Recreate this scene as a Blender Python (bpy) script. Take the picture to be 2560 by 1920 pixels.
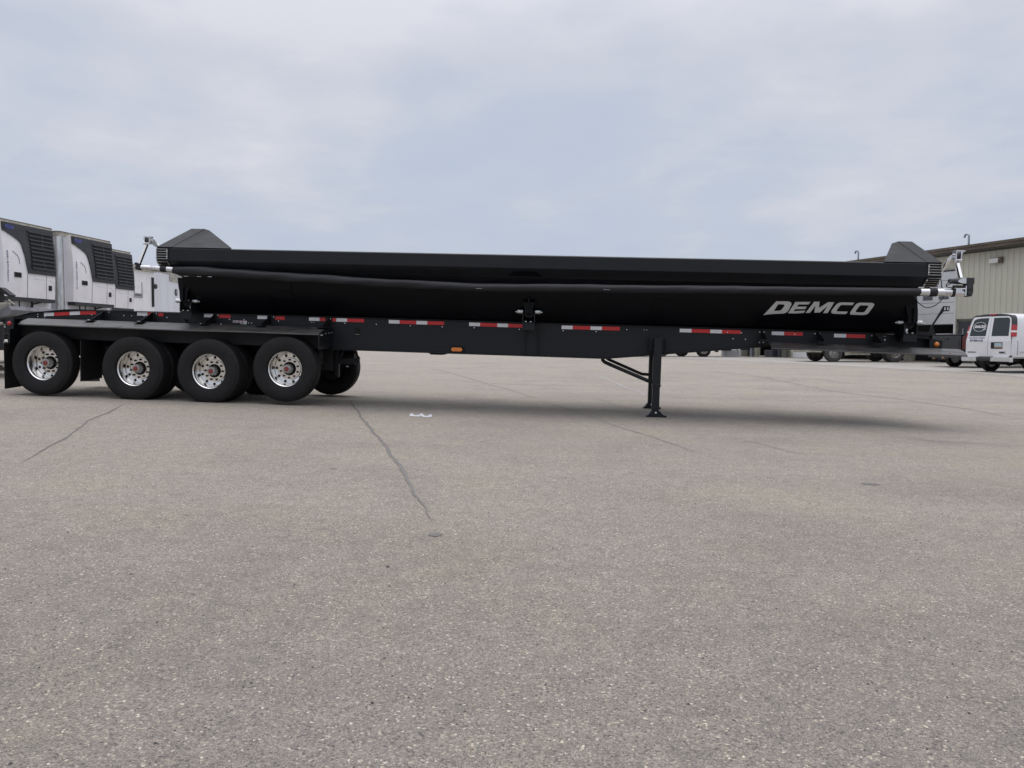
import bpy, bmesh, math, random
from math import sin, cos, tan, pi, radians, sqrt, atan2
from mathutils import Vector, Matrix
random.seed(7)
for o in list(bpy.data.objects): bpy.data.objects.remove(o)
scene = bpy.context.scene
col = scene.collection

# ------------------------------------------------------------------ camera
cd = bpy.data.cameras.new('camera'); cam = bpy.data.objects.new('camera', cd); col.objects.link(cam)
cd.sensor_width = 36; cd.lens = 36 * 1945 / 2560; cd.clip_start = .05; cd.clip_end = 3000
_p = -math.atan(105 / 1945); _r = radians(.3)
def _pit(v): return Vector((v[0], cos(_p) * v[1] - sin(_p) * v[2], sin(_p) * v[1] + cos(_p) * v[2]))
_R = _pit((cos(_r), 0, sin(_r))); _U = _pit((-sin(_r), 0, cos(_r))); _F = _pit((0, 1, 0))
m3 = Matrix((_R, _U, -_F)).transposed()
cam.matrix_world = Matrix.Translation((0, 0, 1.05)) @ m3.to_4x4()
scene.camera = cam

# ------------------------------------------------------------------ light
SUN_EL, SUN_AZ = radians(80), radians(345)
w = bpy.data.worlds.new('World'); scene.world = w; w.use_nodes = True
nt = w.node_tree; nt.nodes.clear()
def N(nt, t, **k):
    n = nt.nodes.new(t)
    for a, b in k.items():
        if a.startswith('i_'): n.inputs[a[2:].replace('_', ' ')].default_value = b
        else: setattr(n, a, b)
    return n
def ramp(nt, stops, interp='LINEAR'):
    n = nt.nodes.new('ShaderNodeValToRGB'); cr = n.color_ramp; cr.interpolation = interp
    while len(cr.elements) < len(stops): cr.elements.new(.5)
    for e, (p, c) in zip(cr.elements, stops):
        e.position = p; e.color = (c[0], c[1], c[2], 1) if hasattr(c, '__len__') else (c, c, c, 1)
    return n
L = nt.links.new
out = N(nt, 'ShaderNodeOutputWorld'); bg = N(nt, 'ShaderNodeBackground'); bg.inputs['Strength'].default_value = .1
sky = N(nt, 'ShaderNodeTexSky'); sky.sky_type = 'NISHITA'; sky.sun_disc = False
sky.sun_elevation = SUN_EL; sky.sun_rotation = SUN_AZ; sky.air_density = 1.3; sky.dust_density = 2.5
tc = N(nt, 'ShaderNodeTexCoord'); sep = N(nt, 'ShaderNodeSeparateXYZ'); L(tc.outputs['Generated'], sep.inputs[0])
# cloud sheet seen in perspective: direction projected on a high flat layer
zc = N(nt, 'ShaderNodeMath', operation='MAXIMUM'); L(sep.outputs['Z'], zc.inputs[0]); zc.inputs[1].default_value = 0.0
za = N(nt, 'ShaderNodeMath', operation='ADD'); L(zc.outputs[0], za.inputs[0]); za.inputs[1].default_value = .16
dv = N(nt, 'ShaderNodeVectorMath', operation='SCALE'); inv = N(nt, 'ShaderNodeMath', operation='DIVIDE'); inv.inputs[0].default_value = 1
L(za.outputs[0], inv.inputs[1]); L(tc.outputs['Generated'], dv.inputs[0]); L(inv.outputs[0], dv.inputs['Scale'])
n1 = N(nt, 'ShaderNodeTexNoise', i_Scale=1.1, i_Detail=5.0, i_Roughness=.5, i_Distortion=.15); L(dv.outputs[0], n1.inputs['Vector'])
n2 = N(nt, 'ShaderNodeTexNoise', i_Scale=4.2, i_Detail=6.0, i_Roughness=.52, i_Distortion=.1); L(dv.outputs[0], n2.inputs['Vector'])
mx = N(nt, 'ShaderNodeMath', operation='MULTIPLY_ADD'); L(n2.outputs['Fac'], mx.inputs[0]); mx.inputs[1].default_value = .36; L(n1.outputs['Fac'], mx.inputs[2])
# higher in the sky the sheet is thicker and whiter, low down it is bluish
elev = ramp(nt, [(0.0, 0.0), (.10, .01), (.20, .07), (.30, .14), (.42, .22), (1.0, .32)]); L(sep.outputs['Z'], elev.inputs[0])
ctr = N(nt, 'ShaderNodeMath', operation='MULTIPLY_ADD'); L(mx.outputs[0], ctr.inputs[0]); ctr.inputs[1].default_value = .8; ctr.inputs[2].default_value = .155
ad = N(nt, 'ShaderNodeMath', operation='ADD'); L(ctr.outputs[0], ad.inputs[0]); L(elev.outputs[0], ad.inputs[1])
cr = ramp(nt, [(.60, (4.95, 5.5, 6.75)), (.75, (5.2, 5.7, 6.75)), (.88, (5.95, 6.2, 7.0)), (1.02, (6.9, 6.95, 7.6))]); L(ad.outputs[0], cr.inputs[0])
# the overcast sheet brightens towards the veiled sun overhead
zen = ramp(nt, [(0.0, 1.0), (.34, 1.0), (.5, 1.2), (.7, 1.85), (1.0, 2.6)]); L(sep.outputs['Z'], zen.inputs[0])
ml = N(nt, 'ShaderNodeMix', data_type='RGBA', blend_type='MULTIPLY'); ml.inputs['Factor'].default_value = 1
L(cr.outputs[0], ml.inputs['A']); L(zen.outputs[0], ml.inputs['B'])
mixs = N(nt, 'ShaderNodeMix', data_type='RGBA'); mixs.inputs['Factor'].default_value = .94
L(sky.outputs[0], mixs.inputs['A']); L(ml.outputs['Result'], mixs.inputs['B'])
L(mixs.outputs['Result'], bg.inputs['Color']); L(bg.outputs[0], out.inputs[0])
sd = bpy.data.lights.new('sun', 'SUN'); sun = bpy.data.objects.new('sun', sd); col.objects.link(sun)
sd.energy = 1.1; sd.angle = radians(50); sd.color = (1, .95, .88)
_sd = Vector((sin(SUN_AZ) * cos(SUN_EL), cos(SUN_AZ) * cos(SUN_EL), sin(SUN_EL)))
sun.rotation_euler = _sd.to_track_quat('Z', 'Y').to_euler()
scene.view_settings.view_transform = 'Standard'; scene.view_settings.look = 'None'
scene.view_settings.exposure = .06; scene.view_settings.gamma = 1; scene.view_settings.use_curve_mapping = False

# ------------------------------------------------------------------ materials
def mat(name, c, rough=.5, metal=0, bump=0, bscale=40, var=0, vscale=6, spec=.5, rvar=0, streak=None, coat=0, emit=None, alpha=None, dirt=None):
    m = bpy.data.materials.new(name); m.use_nodes = True; nt = m.node_tree; b = nt.nodes['Principled BSDF']
    L = nt.links.new
    b.inputs['Base Color'].default_value = (*c, 1); b.inputs['Roughness'].default_value = rough
    b.inputs['Metallic'].default_value = metal; b.inputs['Specular IOR Level'].default_value = spec
    if coat: b.inputs['Coat Weight'].default_value = coat; b.inputs['Coat Roughness'].default_value = .08
    tc = N(nt, 'ShaderNodeTexCoord')
    src = tc.outputs['Object']
    if streak:
        mp = N(nt, 'ShaderNodeMapping'); mp.inputs['Scale'].default_value = streak; L(src, mp.inputs[0]); src = mp.outputs[0]
    if var or rvar:
        n = N(nt, 'ShaderNodeTexNoise', i_Scale=vscale, i_Detail=6.0, i_Roughness=.6); L(src, n.inputs['Vector'])
        if var:
            d = dirt or tuple(x * (1 - var) for x in c)
            r = ramp(nt, [(.35, d), (.62, tuple(min(1, x * (1 + var * .5)) for x in c))]); L(n.outputs['Fac'], r.inputs[0]); L(r.outputs[0], b.inputs['Base Color'])
        if rvar:
            r = ramp(nt, [(.3, max(0, rough - rvar)), (.7, min(1, rough + rvar))]); L(n.outputs['Fac'], r.inputs[0]); L(r.outputs[0], b.inputs['Roughness'])
    if bump:
        n = N(nt, 'ShaderNodeTexNoise', i_Scale=bscale, i_Detail=4.0); L(src, n.inputs['Vector'])
        bp = N(nt, 'ShaderNodeBump'); bp.inputs['Strength'].default_value = bump; bp.inputs['Distance'].default_value = .01
        L(n.outputs['Fac'], bp.inputs['Height']); L(bp.outputs[0], b.inputs['Normal'])
    if emit: b.inputs['Emission Color'].default_value = (*c, 1); b.inputs['Emission Strength'].default_value = emit
    return m
M = {}
M['black'] = mat('black_paint', (.0062, .0078, .0108), .48, bump=.04, bscale=18, rvar=.07, vscale=3, var=.25, spec=.36)
M['hood'] = mat('black_end_cap_paint', (.0050, .0056, .0070), .55, bump=.08, bscale=6, rvar=.06, vscale=3, var=.25, spec=.22)
M['tub'] = mat('black_tub_paint', (.0020, .0024, .0046), .42, bump=.10, bscale=2.2, rvar=.09, vscale=2, var=.3, spec=.18)
M['fender'] = mat('black_fender_paint', (.062, .061, .058), .42, bump=.12, bscale=3.5, rvar=.1, vscale=4, var=.4, dirt=(.040, .039, .037))
M['dark'] = mat('dark_steel', (.005, .005, .0065), .6, bump=.2, bscale=50, var=.4)
M['rubber'] = mat('tyre_rubber', (.0065, .0066, .0076), .62, bump=.25, bscale=90, var=.45, vscale=7, dirt=(.0125, .012, .0118), spec=.28)
M['flap'] = mat('flap_rubber', (.0045, .0045, .0055), .55, bump=.2, bscale=30, var=.3)
M['tarp'] = mat('tarp_vinyl', (.006, .0066, .0098), .6, bump=.5, bscale=9, var=.3, vscale=5, streak=(.6, 2, 2))
M['chrome'] = mat('polished_aluminium', (.80, .79, .77), .07, 1, bump=.02, bscale=20, rvar=.04, vscale=30)
M['alu'] = mat('satin_aluminium', (.72, .72, .73), .3, 1, bump=.05, bscale=60, rvar=.08, vscale=20)
M['alud'] = mat('cast_aluminium', (.38, .38, .37), .38, 1, bump=.2, bscale=60, var=.2, vscale=20)
M['grille'] = mat('stainless_light_guard', (.36, .35, .33), .38, 1, bump=.05, var=.2, vscale=20)
M['zinc'] = mat('zinc_plated_pin', (.62, .64, .64), .32, 1, bump=.2, bscale=80, var=.3, vscale=30)
M['bolt'] = mat('bright_bolt_head', (.75, .76, .78), .3, .7, var=.1)
M['barrel'] = mat('polished_barrel', (.80, .79, .77), .17, 1, bump=.02, bscale=20, rvar=.04, vscale=30)
M['redcap'] = mat('red_hub_cap', (.23, .035, .03), .35, var=.2, vscale=60)
M['tape_w'] = mat('white_reflective_tape', (.80, .80, .82), .4, var=.12, vscale=60)
M['tape_r'] = mat('red_reflective_tape', (.62, .018, .020), .4, var=.15, vscale=60)
M['amber'] = mat('amber_lens', (.75, .21, .02), .2, coat=.5, var=.25, vscale=70)
M['redlens'] = mat('red_lens', (.42, .012, .015), .2, coat=.5, var=.2, vscale=60)
M['hole'] = mat('unlit_gap', (.003, .003, .003), .8)
M['letter'] = mat('grey_vinyl_lettering', (.64, .65, .64), .5, var=.06, vscale=8)
M['label'] = mat('warning_sticker', (.55, .54, .56), .5, var=.3, vscale=50)
M['white'] = mat('white_gelcoat', (.80, .785, .795), .32, bump=.03, bscale=4, var=.07, vscale=2.2, rvar=.08)
M['whiteside'] = mat('white_trailer_skin', (.64, .65, .69), .35, bump=.05, bscale=2, var=.08, vscale=1.5, streak=(1, 1, .15))
M['cream'] = mat('weathered_cream_metal', (.42, .40, .34), .5, .2, var=.35, vscale=5, dirt=(.22, .20, .17))
M['steelskin'] = mat('brushed_corner_post', (.62, .62, .60), .22, .9, bump=.1, bscale=8, var=.3, vscale=5, streak=(3, 3, .3))
M['charcoal'] = mat('charcoal_plastic', (.026, .028, .031), .5, bump=.1, bscale=60, var=.2)
M['navy'] = mat('navy_print', (.03, .035, .16), .5)
M['seam'] = mat('seam_grey', (.16, .155, .16), .6)
M['siding'] = mat('beige_siding_paint', (.53, .51, .41), .5, bump=.05, bscale=3, var=.12, vscale=1.3, streak=(1, 1, .2), dirt=(.46, .445, .36))
M['brown'] = mat('brown_fascia_metal', (.125, .098, .075), .5, var=.25, vscale=2)
M['roof'] = mat('roof_metal', (.09, .085, .08), .45, .3, var=.2)
M['doorwhite'] = mat('white_door_panel', (.64, .64, .64), .4, var=.05, vscale=2)
M['interior'] = mat('workshop_interior', (.02, .02, .02), .9, var=.5, vscale=1)
M['pane'] = mat('tinted_pane', (.12, .13, .135), .12, var=.2, vscale=3)
M['trim'] = mat('olive_trim', (.10, .098, .08), .6, var=.2)
M['greydoor'] = mat('dark_grey_door', (.045, .047, .055), .45, var=.15)
M['galv'] = mat('galvanised_pipe', (.30, .33, .36), .45, .6, var=.3, vscale=6)
M['yellow'] = mat('yellow_sign', (.50, .42, .02), .5, var=.2, vscale=20)
M['vanwhite'] = mat('white_car_paint', (.66, .66, .67), .22, coat=.6, var=.03)
M['glass'] = mat('tinted_car_glass', (.010, .018, .016), .04, spec=.7, var=.3, vscale=2)
M['bumper'] = mat('satin_chrome_bumper', (.72, .72, .72), .22, 1, var=.1, vscale=10)
M['carblack'] = mat('black_car_paint', (.004, .004, .005), .25, coat=.25, var=.1)
M['tail'] = mat('tail_lamp_red', (.38, .012, .014), .15, coat=.6, var=.2, vscale=20)
M['whitelens'] = mat('clear_lamp_lens', (.7, .7, .7), .15)
M['plate'] = mat('licence_plate', (.35, .46, .50), .4, var=.2, vscale=20)
M['rust'] = mat('plate_rust_band', (.36, .2, .12), .5, var=.3)
M['beige'] = mat('dusty_beige_paint', (.33, .31, .25), .6, var=.35, vscale=4)
M['oldrim'] = mat('dusty_steel_rim', (.33, .30, .26), .55, .3, var=.4, vscale=12)
M['dustyrubber'] = mat('dusty_tyre_rubber', (.055, .053, .05), .8, bump=.2, var=.4, vscale=8)
M['greydeck'] = mat('grey_deck_plate', (.13, .13, .145), .55, var=.3, vscale=6)
M['litter'] = mat('white_plastic_film', (.58, .59, .62), .35, var=.1, vscale=20)
M['lenswhite'] = mat('wall_lamp_diffuser', (.62, .62, .58), .35, var=.08)

def ground_mat():
    m = bpy.data.materials.new('weathered_asphalt'); m.use_nodes = True; nt = m.node_tree; b = nt.nodes['Principled BSDF']; L = nt.links.new
    tc = N(nt, 'ShaderNodeTexCoord'); P = tc.outputs['Object']
    # warped coordinate so stones are not perfect cells
    wn = N(nt, 'ShaderNodeTexNoise', i_Scale=70.0, i_Detail=2.0); L(P, wn.inputs['Vector'])
    wv = N(nt, 'ShaderNodeVectorMath', operation='MULTIPLY_ADD'); L(wn.outputs['Color'], wv.inputs[0]); wv.inputs[1].default_value = (.008, .008, .008); L(P, wv.inputs[2])
    v1 = N(nt, 'ShaderNodeTexVoronoi', i_Scale=135.0); L(wv.outputs[0], v1.inputs['Vector'])
    v2 = N(nt, 'ShaderNodeTexVoronoi', i_Scale=290.0); L(wv.outputs[0], v2.inputs['Vector'])
    def chan(v, i):
        s = N(nt, 'ShaderNodeSeparateColor'); L(v.outputs['Color'], s.inputs[0]); return s.outputs[i]
    r1 = ramp(nt, [(0, (.105, .10, .10)), (.16, (.165, .156, .152)), (.42, (.22, .207, .197)), (.72, (.265, .248, .232)), (.90, (.34, .315, .285)), (.965, (.44, .40, .34)), (1, (.62, .58, .52))]); L(chan(v1, 0), r1.inputs[0])
    r2 = ramp(nt, [(0, (.12, .113, .11)), (.3, (.19, .178, .17)), (.7, (.255, .238, .225)), (1, (.37, .345, .315))]); L(chan(v2, 1), r2.inputs[0])
    # share of binder between the big stones
    sel = ramp(nt, [(.42, 0), (.56, 1)]); L(chan(v1, 2), sel.inputs[0])
    mixc = N(nt, 'ShaderNodeMix', data_type='RGBA'); L(sel.outputs[0], mixc.inputs['Factor']); L(r1.outputs[0], mixc.inputs['A']); L(r2.outputs[0], mixc.inputs['B'])
    # dark pits
    pit = ramp(nt, [(0.0, .50), (.035, .62), (.05, 1)]); L(chan(v2, 0), pit.inputs[0])
    mp = N(nt, 'ShaderNodeMix', data_type='RGBA', blend_type='MULTIPLY'); mp.inputs['Factor'].default_value = 1; L(mixc.outputs['Result'], mp.inputs['A']); L(pit.outputs[0], mp.inputs['B'])
    # mid-scale mottling and big stains
    n1 = N(nt, 'ShaderNodeTexNoise', i_Scale=9.0, i_Detail=8.0, i_Roughness=.7); L(P, n1.inputs['Vector'])
    q1 = ramp(nt, [(.3, (.86, .86, .87)), (.7, (1.13, 1.12, 1.10))]); L(n1.outputs['Fac'], q1.inputs[0])
    n2 = N(nt, 'ShaderNodeTexNoise', i_Scale=.55, i_Detail=5.0, i_Roughness=.6, i_Distortion=.6); L(P, n2.inputs['Vector'])
    q2 = ramp(nt, [(.33, (.90, .90, .915)), (.5, (1, 1, 1)), (.68, (1.045, 1.04, 1.01))]); L(n2.outputs['Fac'], q2.inputs[0])
    mp3 = N(nt, 'ShaderNodeMapping'); mp3.inputs['Scale'].default_value = (.1, .45, 1); mp3.inputs['Rotation'].default_value = (0, 0, .5); L(P, mp3.inputs[0])
    n3 = N(nt, 'ShaderNodeTexNoise', i_Scale=1.4, i_Detail=4.0, i_Roughness=.55, i_Distortion=1.2); L(mp3.outputs[0], n3.inputs['Vector'])
    q3 = ramp(nt, [(.36, (.95, .95, .95)), (.5, (1, 1, 1)), (.66, (1.035, 1.035, 1.025))]); L(n3.outputs['Fac'], q3.inputs[0])
    # base colour turns paler with distance across the lot
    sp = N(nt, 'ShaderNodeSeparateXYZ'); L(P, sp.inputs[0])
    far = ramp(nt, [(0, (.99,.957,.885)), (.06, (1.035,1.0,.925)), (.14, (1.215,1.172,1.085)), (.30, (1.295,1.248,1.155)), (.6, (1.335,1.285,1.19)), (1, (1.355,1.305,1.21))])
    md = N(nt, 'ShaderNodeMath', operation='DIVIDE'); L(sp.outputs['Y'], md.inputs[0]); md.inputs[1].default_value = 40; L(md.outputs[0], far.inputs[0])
    cur = mp.outputs['Result']
    n4 = N(nt, 'ShaderNodeTexNoise', i_Scale=.8, i_Detail=6.0, i_Roughness=.65); mo = N(nt, 'ShaderNodeMapping'); mo.inputs['Location'].default_value = (7.3, 2.1, 0); L(P, mo.inputs[0]); L(mo.outputs[0], n4.inputs['Vector'])
    q4 = ramp(nt, [(.38, (.985, .985, 1.0)), (.5, (1, 1, .995)), (.62, (1.005, 1.01, .97))]); L(n4.outputs['Fac'], q4.inputs[0])
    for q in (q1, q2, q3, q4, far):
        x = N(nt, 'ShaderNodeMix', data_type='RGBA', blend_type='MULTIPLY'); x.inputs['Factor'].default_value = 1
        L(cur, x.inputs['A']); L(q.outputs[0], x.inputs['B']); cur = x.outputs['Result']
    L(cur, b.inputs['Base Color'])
    b.inputs['Roughness'].default_value = .88; b.inputs['Specular IOR Level'].default_value = .3
    hr = N(nt, 'ShaderNodeMath', operation='MULTIPLY_ADD'); L(v1.outputs['Distance'], hr.inputs[0]); hr.inputs[1].default_value = -1.6
    L(chan(v1, 0), hr.inputs[2])
    h2 = N(nt, 'ShaderNodeMath', operation='MULTIPLY_ADD'); L(v2.outputs['Distance'], h2.inputs[0]); h2.inputs[1].default_value = -.8; L(hr.outputs[0], h2.inputs[2])
    bp = N(nt, 'ShaderNodeBump'); bp.inputs['Strength'].default_value = .75; bp.inputs['Distance'].default_value = .0035
    L(h2.outputs[0], bp.inputs['Height']); L(bp.outputs[0], b.inputs['Normal'])
    return m
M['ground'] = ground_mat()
M['crack'] = mat('tar_sealed_crack', (.155, .144, .134), .8, bump=.3, bscale=120, var=.25, vscale=25)
M['crackfaint'] = mat('faint_joint', (.165, .157, .146), .9, bump=.3, bscale=120, var=.3, vscale=30, dirt=(.235, .222, .207))
M['skid'] = mat('worn_tyre_scuff', (.255, .242, .226), .9, bump=.3, bscale=120, var=.3, vscale=20, dirt=(.305, .288, .268))

# ------------------------------------------------------------------ mesh builder
class MB:
    def __init__(s): s.v = []; s.f = []
    def add(s, vs, fs):
        o = len(s.v); s.v += [tuple(p) for p in vs]; s.f += [tuple(i + o for i in f) for f in fs]; return s
    def box(s, a, b):
        x0, y0, z0 = a; x1, y1, z1 = b
        return s.add([(x0, y0, z0), (x1, y0, z0), (x1, y1, z0), (x0, y1, z0), (x0, y0, z1), (x1, y0, z1), (x1, y1, z1), (x0, y1, z1)],
                     [(0, 3, 2, 1), (4, 5, 6, 7), (0, 1, 5, 4), (1, 2, 6, 5), (2, 3, 7, 6), (3, 0, 4, 7)])
    def bbox(s, a, b, r=.01):      # box with chamfered edges
        x0, y0, z0 = a; x1, y1, z1 = b
        if x0 > x1: x0, x1 = x1, x0
        if y0 > y1: y0, y1 = y1, y0
        if z0 > z1: z0, z1 = z1, z0
        bm = bmesh.new(); bmesh.ops.create_cube(bm, size=1)
        for v in bm.verts: v.co = Vector(((x0 + x1) / 2 + v.co.x * (x1 - x0), (y0 + y1) / 2 + v.co.y * (y1 - y0), (z0 + z1) / 2 + v.co.z * (z1 - z0)))
        r = min(r, .45 * min(x1 - x0, y1 - y0, z1 - z0))
        bmesh.ops.bevel(bm, geom=list(bm.edges), offset=r, segments=2, affect='EDGES', profile=.6)
        bm.verts.index_update(); s.add([v.co for v in bm.verts], [[v.index for v in f.verts] for f in bm.faces]); bm.free(); return s
    def prism(s, poly, axis, a, b, flip=False):   # poly in the other two axes, extruded along axis from a to b
        n = len(poly)
        def P(p, t):
            if axis == 0: return (t, p[0], p[1])
            if axis == 1: return (p[0], t, p[1])
            return (p[0], p[1], t)
        vs = [P(p, a) for p in poly] + [P(p, b) for p in poly]
        fs = [tuple(range(n)), tuple(range(2 * n - 1, n - 1, -1))] + [(i, i + n, (i + 1) % n + n, (i + 1) % n) for i in range(n)]
        return s.add(vs, fs)
    def tube(s, pts, r, n=10, cap=True):
        pts = [Vector(p) for p in pts]; rs = r if hasattr(r, '__len__') else [r] * len(pts)
        t0 = (pts[1] - pts[0]).normalized(); ref = Vector((0, 0, 1)) if abs(t0.z) < .9 else Vector((1, 0, 0))
        a = t0.cross(ref).normalized(); vs = []; k = len(pts)
        for i, p in enumerate(pts):
            t = (pts[min(i + 1, k - 1)] - pts[max(i - 1, 0)]).normalized()
            a = (a - t * a.dot(t)).normalized(); b = t.cross(a)
            for j in range(n):
                an = 2 * pi * j / n; vs.append(p + (a * cos(an) + b * sin(an)) * rs[i])
        fs = [(i * n + j, i * n + (j + 1) % n, (i + 1) * n + (j + 1) % n, (i + 1) * n + j) for i in range(k - 1) for j in range(n)]
        if cap: fs += [tuple(range(n - 1, -1, -1)), tuple((k - 1) * n + j for j in range(n))]
        return s.add(vs, fs)
    def bar(s, p, q, wid, hgt, up=(0, 0, 1)):
        p, q = Vector(p), Vector(q); t = (q - p).normalized(); u = Vector(up); sd = t.cross(u).normalized(); u = sd.cross(t)
        vs = []
        for c in (p, q):
            for a, b in ((-1, -1), (1, -1), (1, 1), (-1, 1)): vs.append(c + sd * a * wid / 2 + u * b * hgt / 2)
        return s.add(vs, [(3, 2, 1, 0), (4, 5, 6, 7), (0, 1, 5, 4), (1, 2, 6, 5), (2, 3, 7, 6), (3, 0, 4, 7)])
    def lathe(s, prof, n=48, c=(0, 0, 0), axis=1, close=False):   # prof: (radius, position on axis)
        vs = []
        for r, h in prof:
            for j in range(n):
                a = 2 * pi * j / n; x, z = r * cos(a), r * sin(a)
                p = (x, h, z) if axis == 1 else ((h, x, z) if axis == 0 else (x, z, h))
                vs.append((p[0] + c[0], p[1] + c[1], p[2] + c[2]))
        k = len(prof); fs = []
        for i in range(k if close else k - 1):
            for j in range(n):
                i2 = (i + 1) % k; fs.append((i * n + j, i2 * n + j, i2 * n + (j + 1) % n, i * n + (j + 1) % n))
        return s.add(vs, fs)
    def disc(s, r, h, n=32, c=(0, 0, 0), axis=1, th=.004):
        return s.lathe([(0.0001, h - th), (r, h - th), (r, h + th), (.0001, h + th)], n, c, axis)
    def mesh(s, name, smooth=None):
        me = bpy.data.meshes.new(name); me.from_pydata(s.v, [], s.f); me.update()
        bm = bmesh.new(); bm.from_mesh(me); bmesh.ops.remove_doubles(bm, verts=bm.verts, dist=1e-5)
        bmesh.ops.recalc_face_normals(bm, faces=bm.faces)
        if smooth is not None:
            for f in bm.faces: f.smooth = True
            for e in bm.edges:
                if len(e.link_faces) != 2 or e.calc_face_angle(0) > radians(smooth): e.smooth = False
        bm.to_mesh(me); bm.free(); return me
    def build(s, name, m, parent=None, smooth=None, **k):
        me = s.mesh(name, smooth); me.materials.append(M[m] if isinstance(m, str) else m)
        return link(name, me, parent, **k)
def link(name, me, parent=None, label=None, kind=None):
    o = bpy.data.objects.new(name, me); col.objects.link(o)
    if parent: o.parent = parent
    if label: o['label'] = label
    if kind: o['kind'] = kind
    return o
def tag(o, label, cat, group=None):
    o['label'] = label; o['category'] = cat
    if group: o['group'] = group
    return o
def thing(name, mtx, label, cat, group=None):
    o = bpy.data.objects.new(name, None); col.objects.link(o); o.empty_display_size = .2
    o.matrix_world = mtx; return tag(o, label, cat, group)
def sub(name, parent, loc=(0, 0, 0)):
    o = bpy.data.objects.new(name, None); col.objects.link(o); o.parent = parent; o.location = loc; return o
def textmesh(txt, size, shear=0, extr=.001, bold=0, sx=1):
    c = bpy.data.curves.new('t', 'FONT'); c.body = txt; c.size = size; c.shear = shear; c.extrude = extr; c.offset = bold
    c.align_x = 'CENTER'; c.align_y = 'CENTER'
    o = bpy.data.objects.new('t', c); col.objects.link(o); dg = bpy.context.evaluated_depsgraph_get()
    me = bpy.data.meshes.new_from_object(o.evaluated_get(dg)); bpy.data.objects.remove(o)
    for v in me.vertices: v.co.x *= sx
    return me
def puttext(name, txt, size, m, parent, mtx, **k):
    me = textmesh(txt, size, **k); me.materials.clear(); me.materials.append(M[m]); me.name = name
    o = link(name, me, parent); o.matrix_local = mtx; return o

# ------------------------------------------------------------------ ground
UX = Vector((.99589732, -.08712973, -.02443218)); VX = Vector((.08715574, .9961947, 0)); WX = Vector((.02433921, -.0021294, .99970149)); OR = Vector((-.00203, 12.20018, -.0834206))
TM = Matrix.Translation(OR) @ Matrix((UX, VX, WX)).transposed().to_4x4()
def sst(a, b, x): t = max(0, min(1, (x - a) / (b - a))); return t * t * (3 - 2 * t)
def gz(x, y):
    xc = max(-13, min(13, x)); near = -.0834206 - .024346 * (xc + .002) + .00213 * (min(y, 18) - 12.2)
    far = .035 + .065 * sst(29, 40, y)
    t = sst(17.5, 29, y); return near * (1 - t) + far * t
def lsp(a, b, n): return [a + (b - a) * i / n for i in range(n + 1)]
xs = [-900, -400, -150, -70] + lsp(-40, 40, 80) + [70, 150, 400, 900]
ys = [-200, -60, -20] + lsp(-8, 48, 112) + [60, 90, 150, 300, 700, 1500]
b = MB(); b.v = [(x, y, gz(x, y)) for y in ys for x in xs]; nx = len(xs)
b.f = [(j * nx + i, j * nx + i + 1, (j + 1) * nx + i + 1, (j + 1) * nx + i) for j in range(len(ys) - 1) for i in range(nx - 1)]
ground = b.build('asphalt_lot', 'ground', smooth=60); ground['kind'] = 'structure'
ground['label'] = 'worn grey asphalt yard with exposed pale stones'

def strip(name, pts, wid, m, seed=0, rough=.35, h=.004):
    rd = random.Random(seed); P = []
    for i in range(len(pts) - 1):
        a, c = Vector(pts[i]), Vector(pts[i + 1]); n = max(2, int((c - a).length / .06))
        for j in range(n): P.append(a.lerp(c, j / n))
    P.append(Vector(pts[-1]))
    mb = MB(); L_ = len(P); wob = 0; wl = wr = 1
    for i, p in enumerate(P):
        t = (P[min(i + 1, L_ - 1)] - P[max(i - 1, 0)]).normalized(); nrm = Vector((-t.y, t.x))
        wob = wob * .92 + rd.uniform(-1, 1) * wid * .35 * rough * 2; tp = min(1, 1.2 * min(i, L_ - 1 - i) / (L_ * .25) + .12)
        wl = .6 * wl + .4 * rd.uniform(1 - rough * 1.6, 1 + rough * 1.6); wr = .6 * wr + .4 * rd.uniform(1 - rough * 1.6, 1 + rough * 1.6)
        for s_, ww in ((1, wl), (-1, wr)):
            q = p + nrm * (wob + s_ * wid / 2 * ww * tp); mb.v.append((q.x, q.y, gz(q.x, q.y) + h))
    mb.f = [(2 * i, 2 * i + 1, 2 * i + 3, 2 * i + 2) for i in range(L_ - 1)]
    o = mb.build(name, m, ground); return o
strip('pavement_crack', [(-2.93, 13.99), (-2.25, 11.48), (-1.75, 9.62), (-1.48, 8.65), (-1.32, 8.09), (-1.17, 7.52), (-1.01, 6.91), (-.88, 6.45), (-.77, 5.99), (-.68, 5.63), (-.58, 5.25), (-.52, 4.91)], .036, 'crack', 1)
strip('pavement_crack', [(-5.99, 11.96), (-5.6, 10.77), (-5.35, 9.89), (-4.91, 8.72), (-4.55, 7.8), (-4.33, 7.05), (-4.17, 6.54)], .028, 'crack', 2, .5)
strip('pavement_crack', [(-3.11, 29.6), (-1.58, 23.95), (-.77, 20.69), (-.01, 17.9), (.31, 16.55), (.51, 15.49)], .05, 'crackfaint', 3)
strip('pavement_crack', [(.51, 15.3), (1.07, 12.91), (1.5, 10.7), (1.76, 9.7), (2.03, 8.3)], .022, 'crackfaint', 4, .5)
strip('tyre_scuff', [(.26, 37.1), (1.6, 31.2), (2.68, 25.94), (2.96, 20.5), (3.14, 16.1)], .12, 'skid', 5)
strip('pavement_crack', [(1.64, 10.22), (2.45, 10.11), (2.79, 9.86), (3.01, 9.3), (3.15, 8.6), (3.65, 8.47), (4.1, 8.5)], .014, 'crackfaint', 6, .5)
strip('pavement_crack', [(4.72, 10.89), (5.17, 10.48), (5.72, 10.12), (6.52, 9.85), (7.6, 9.6)], .016, 'crack', 7, .5)
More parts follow.
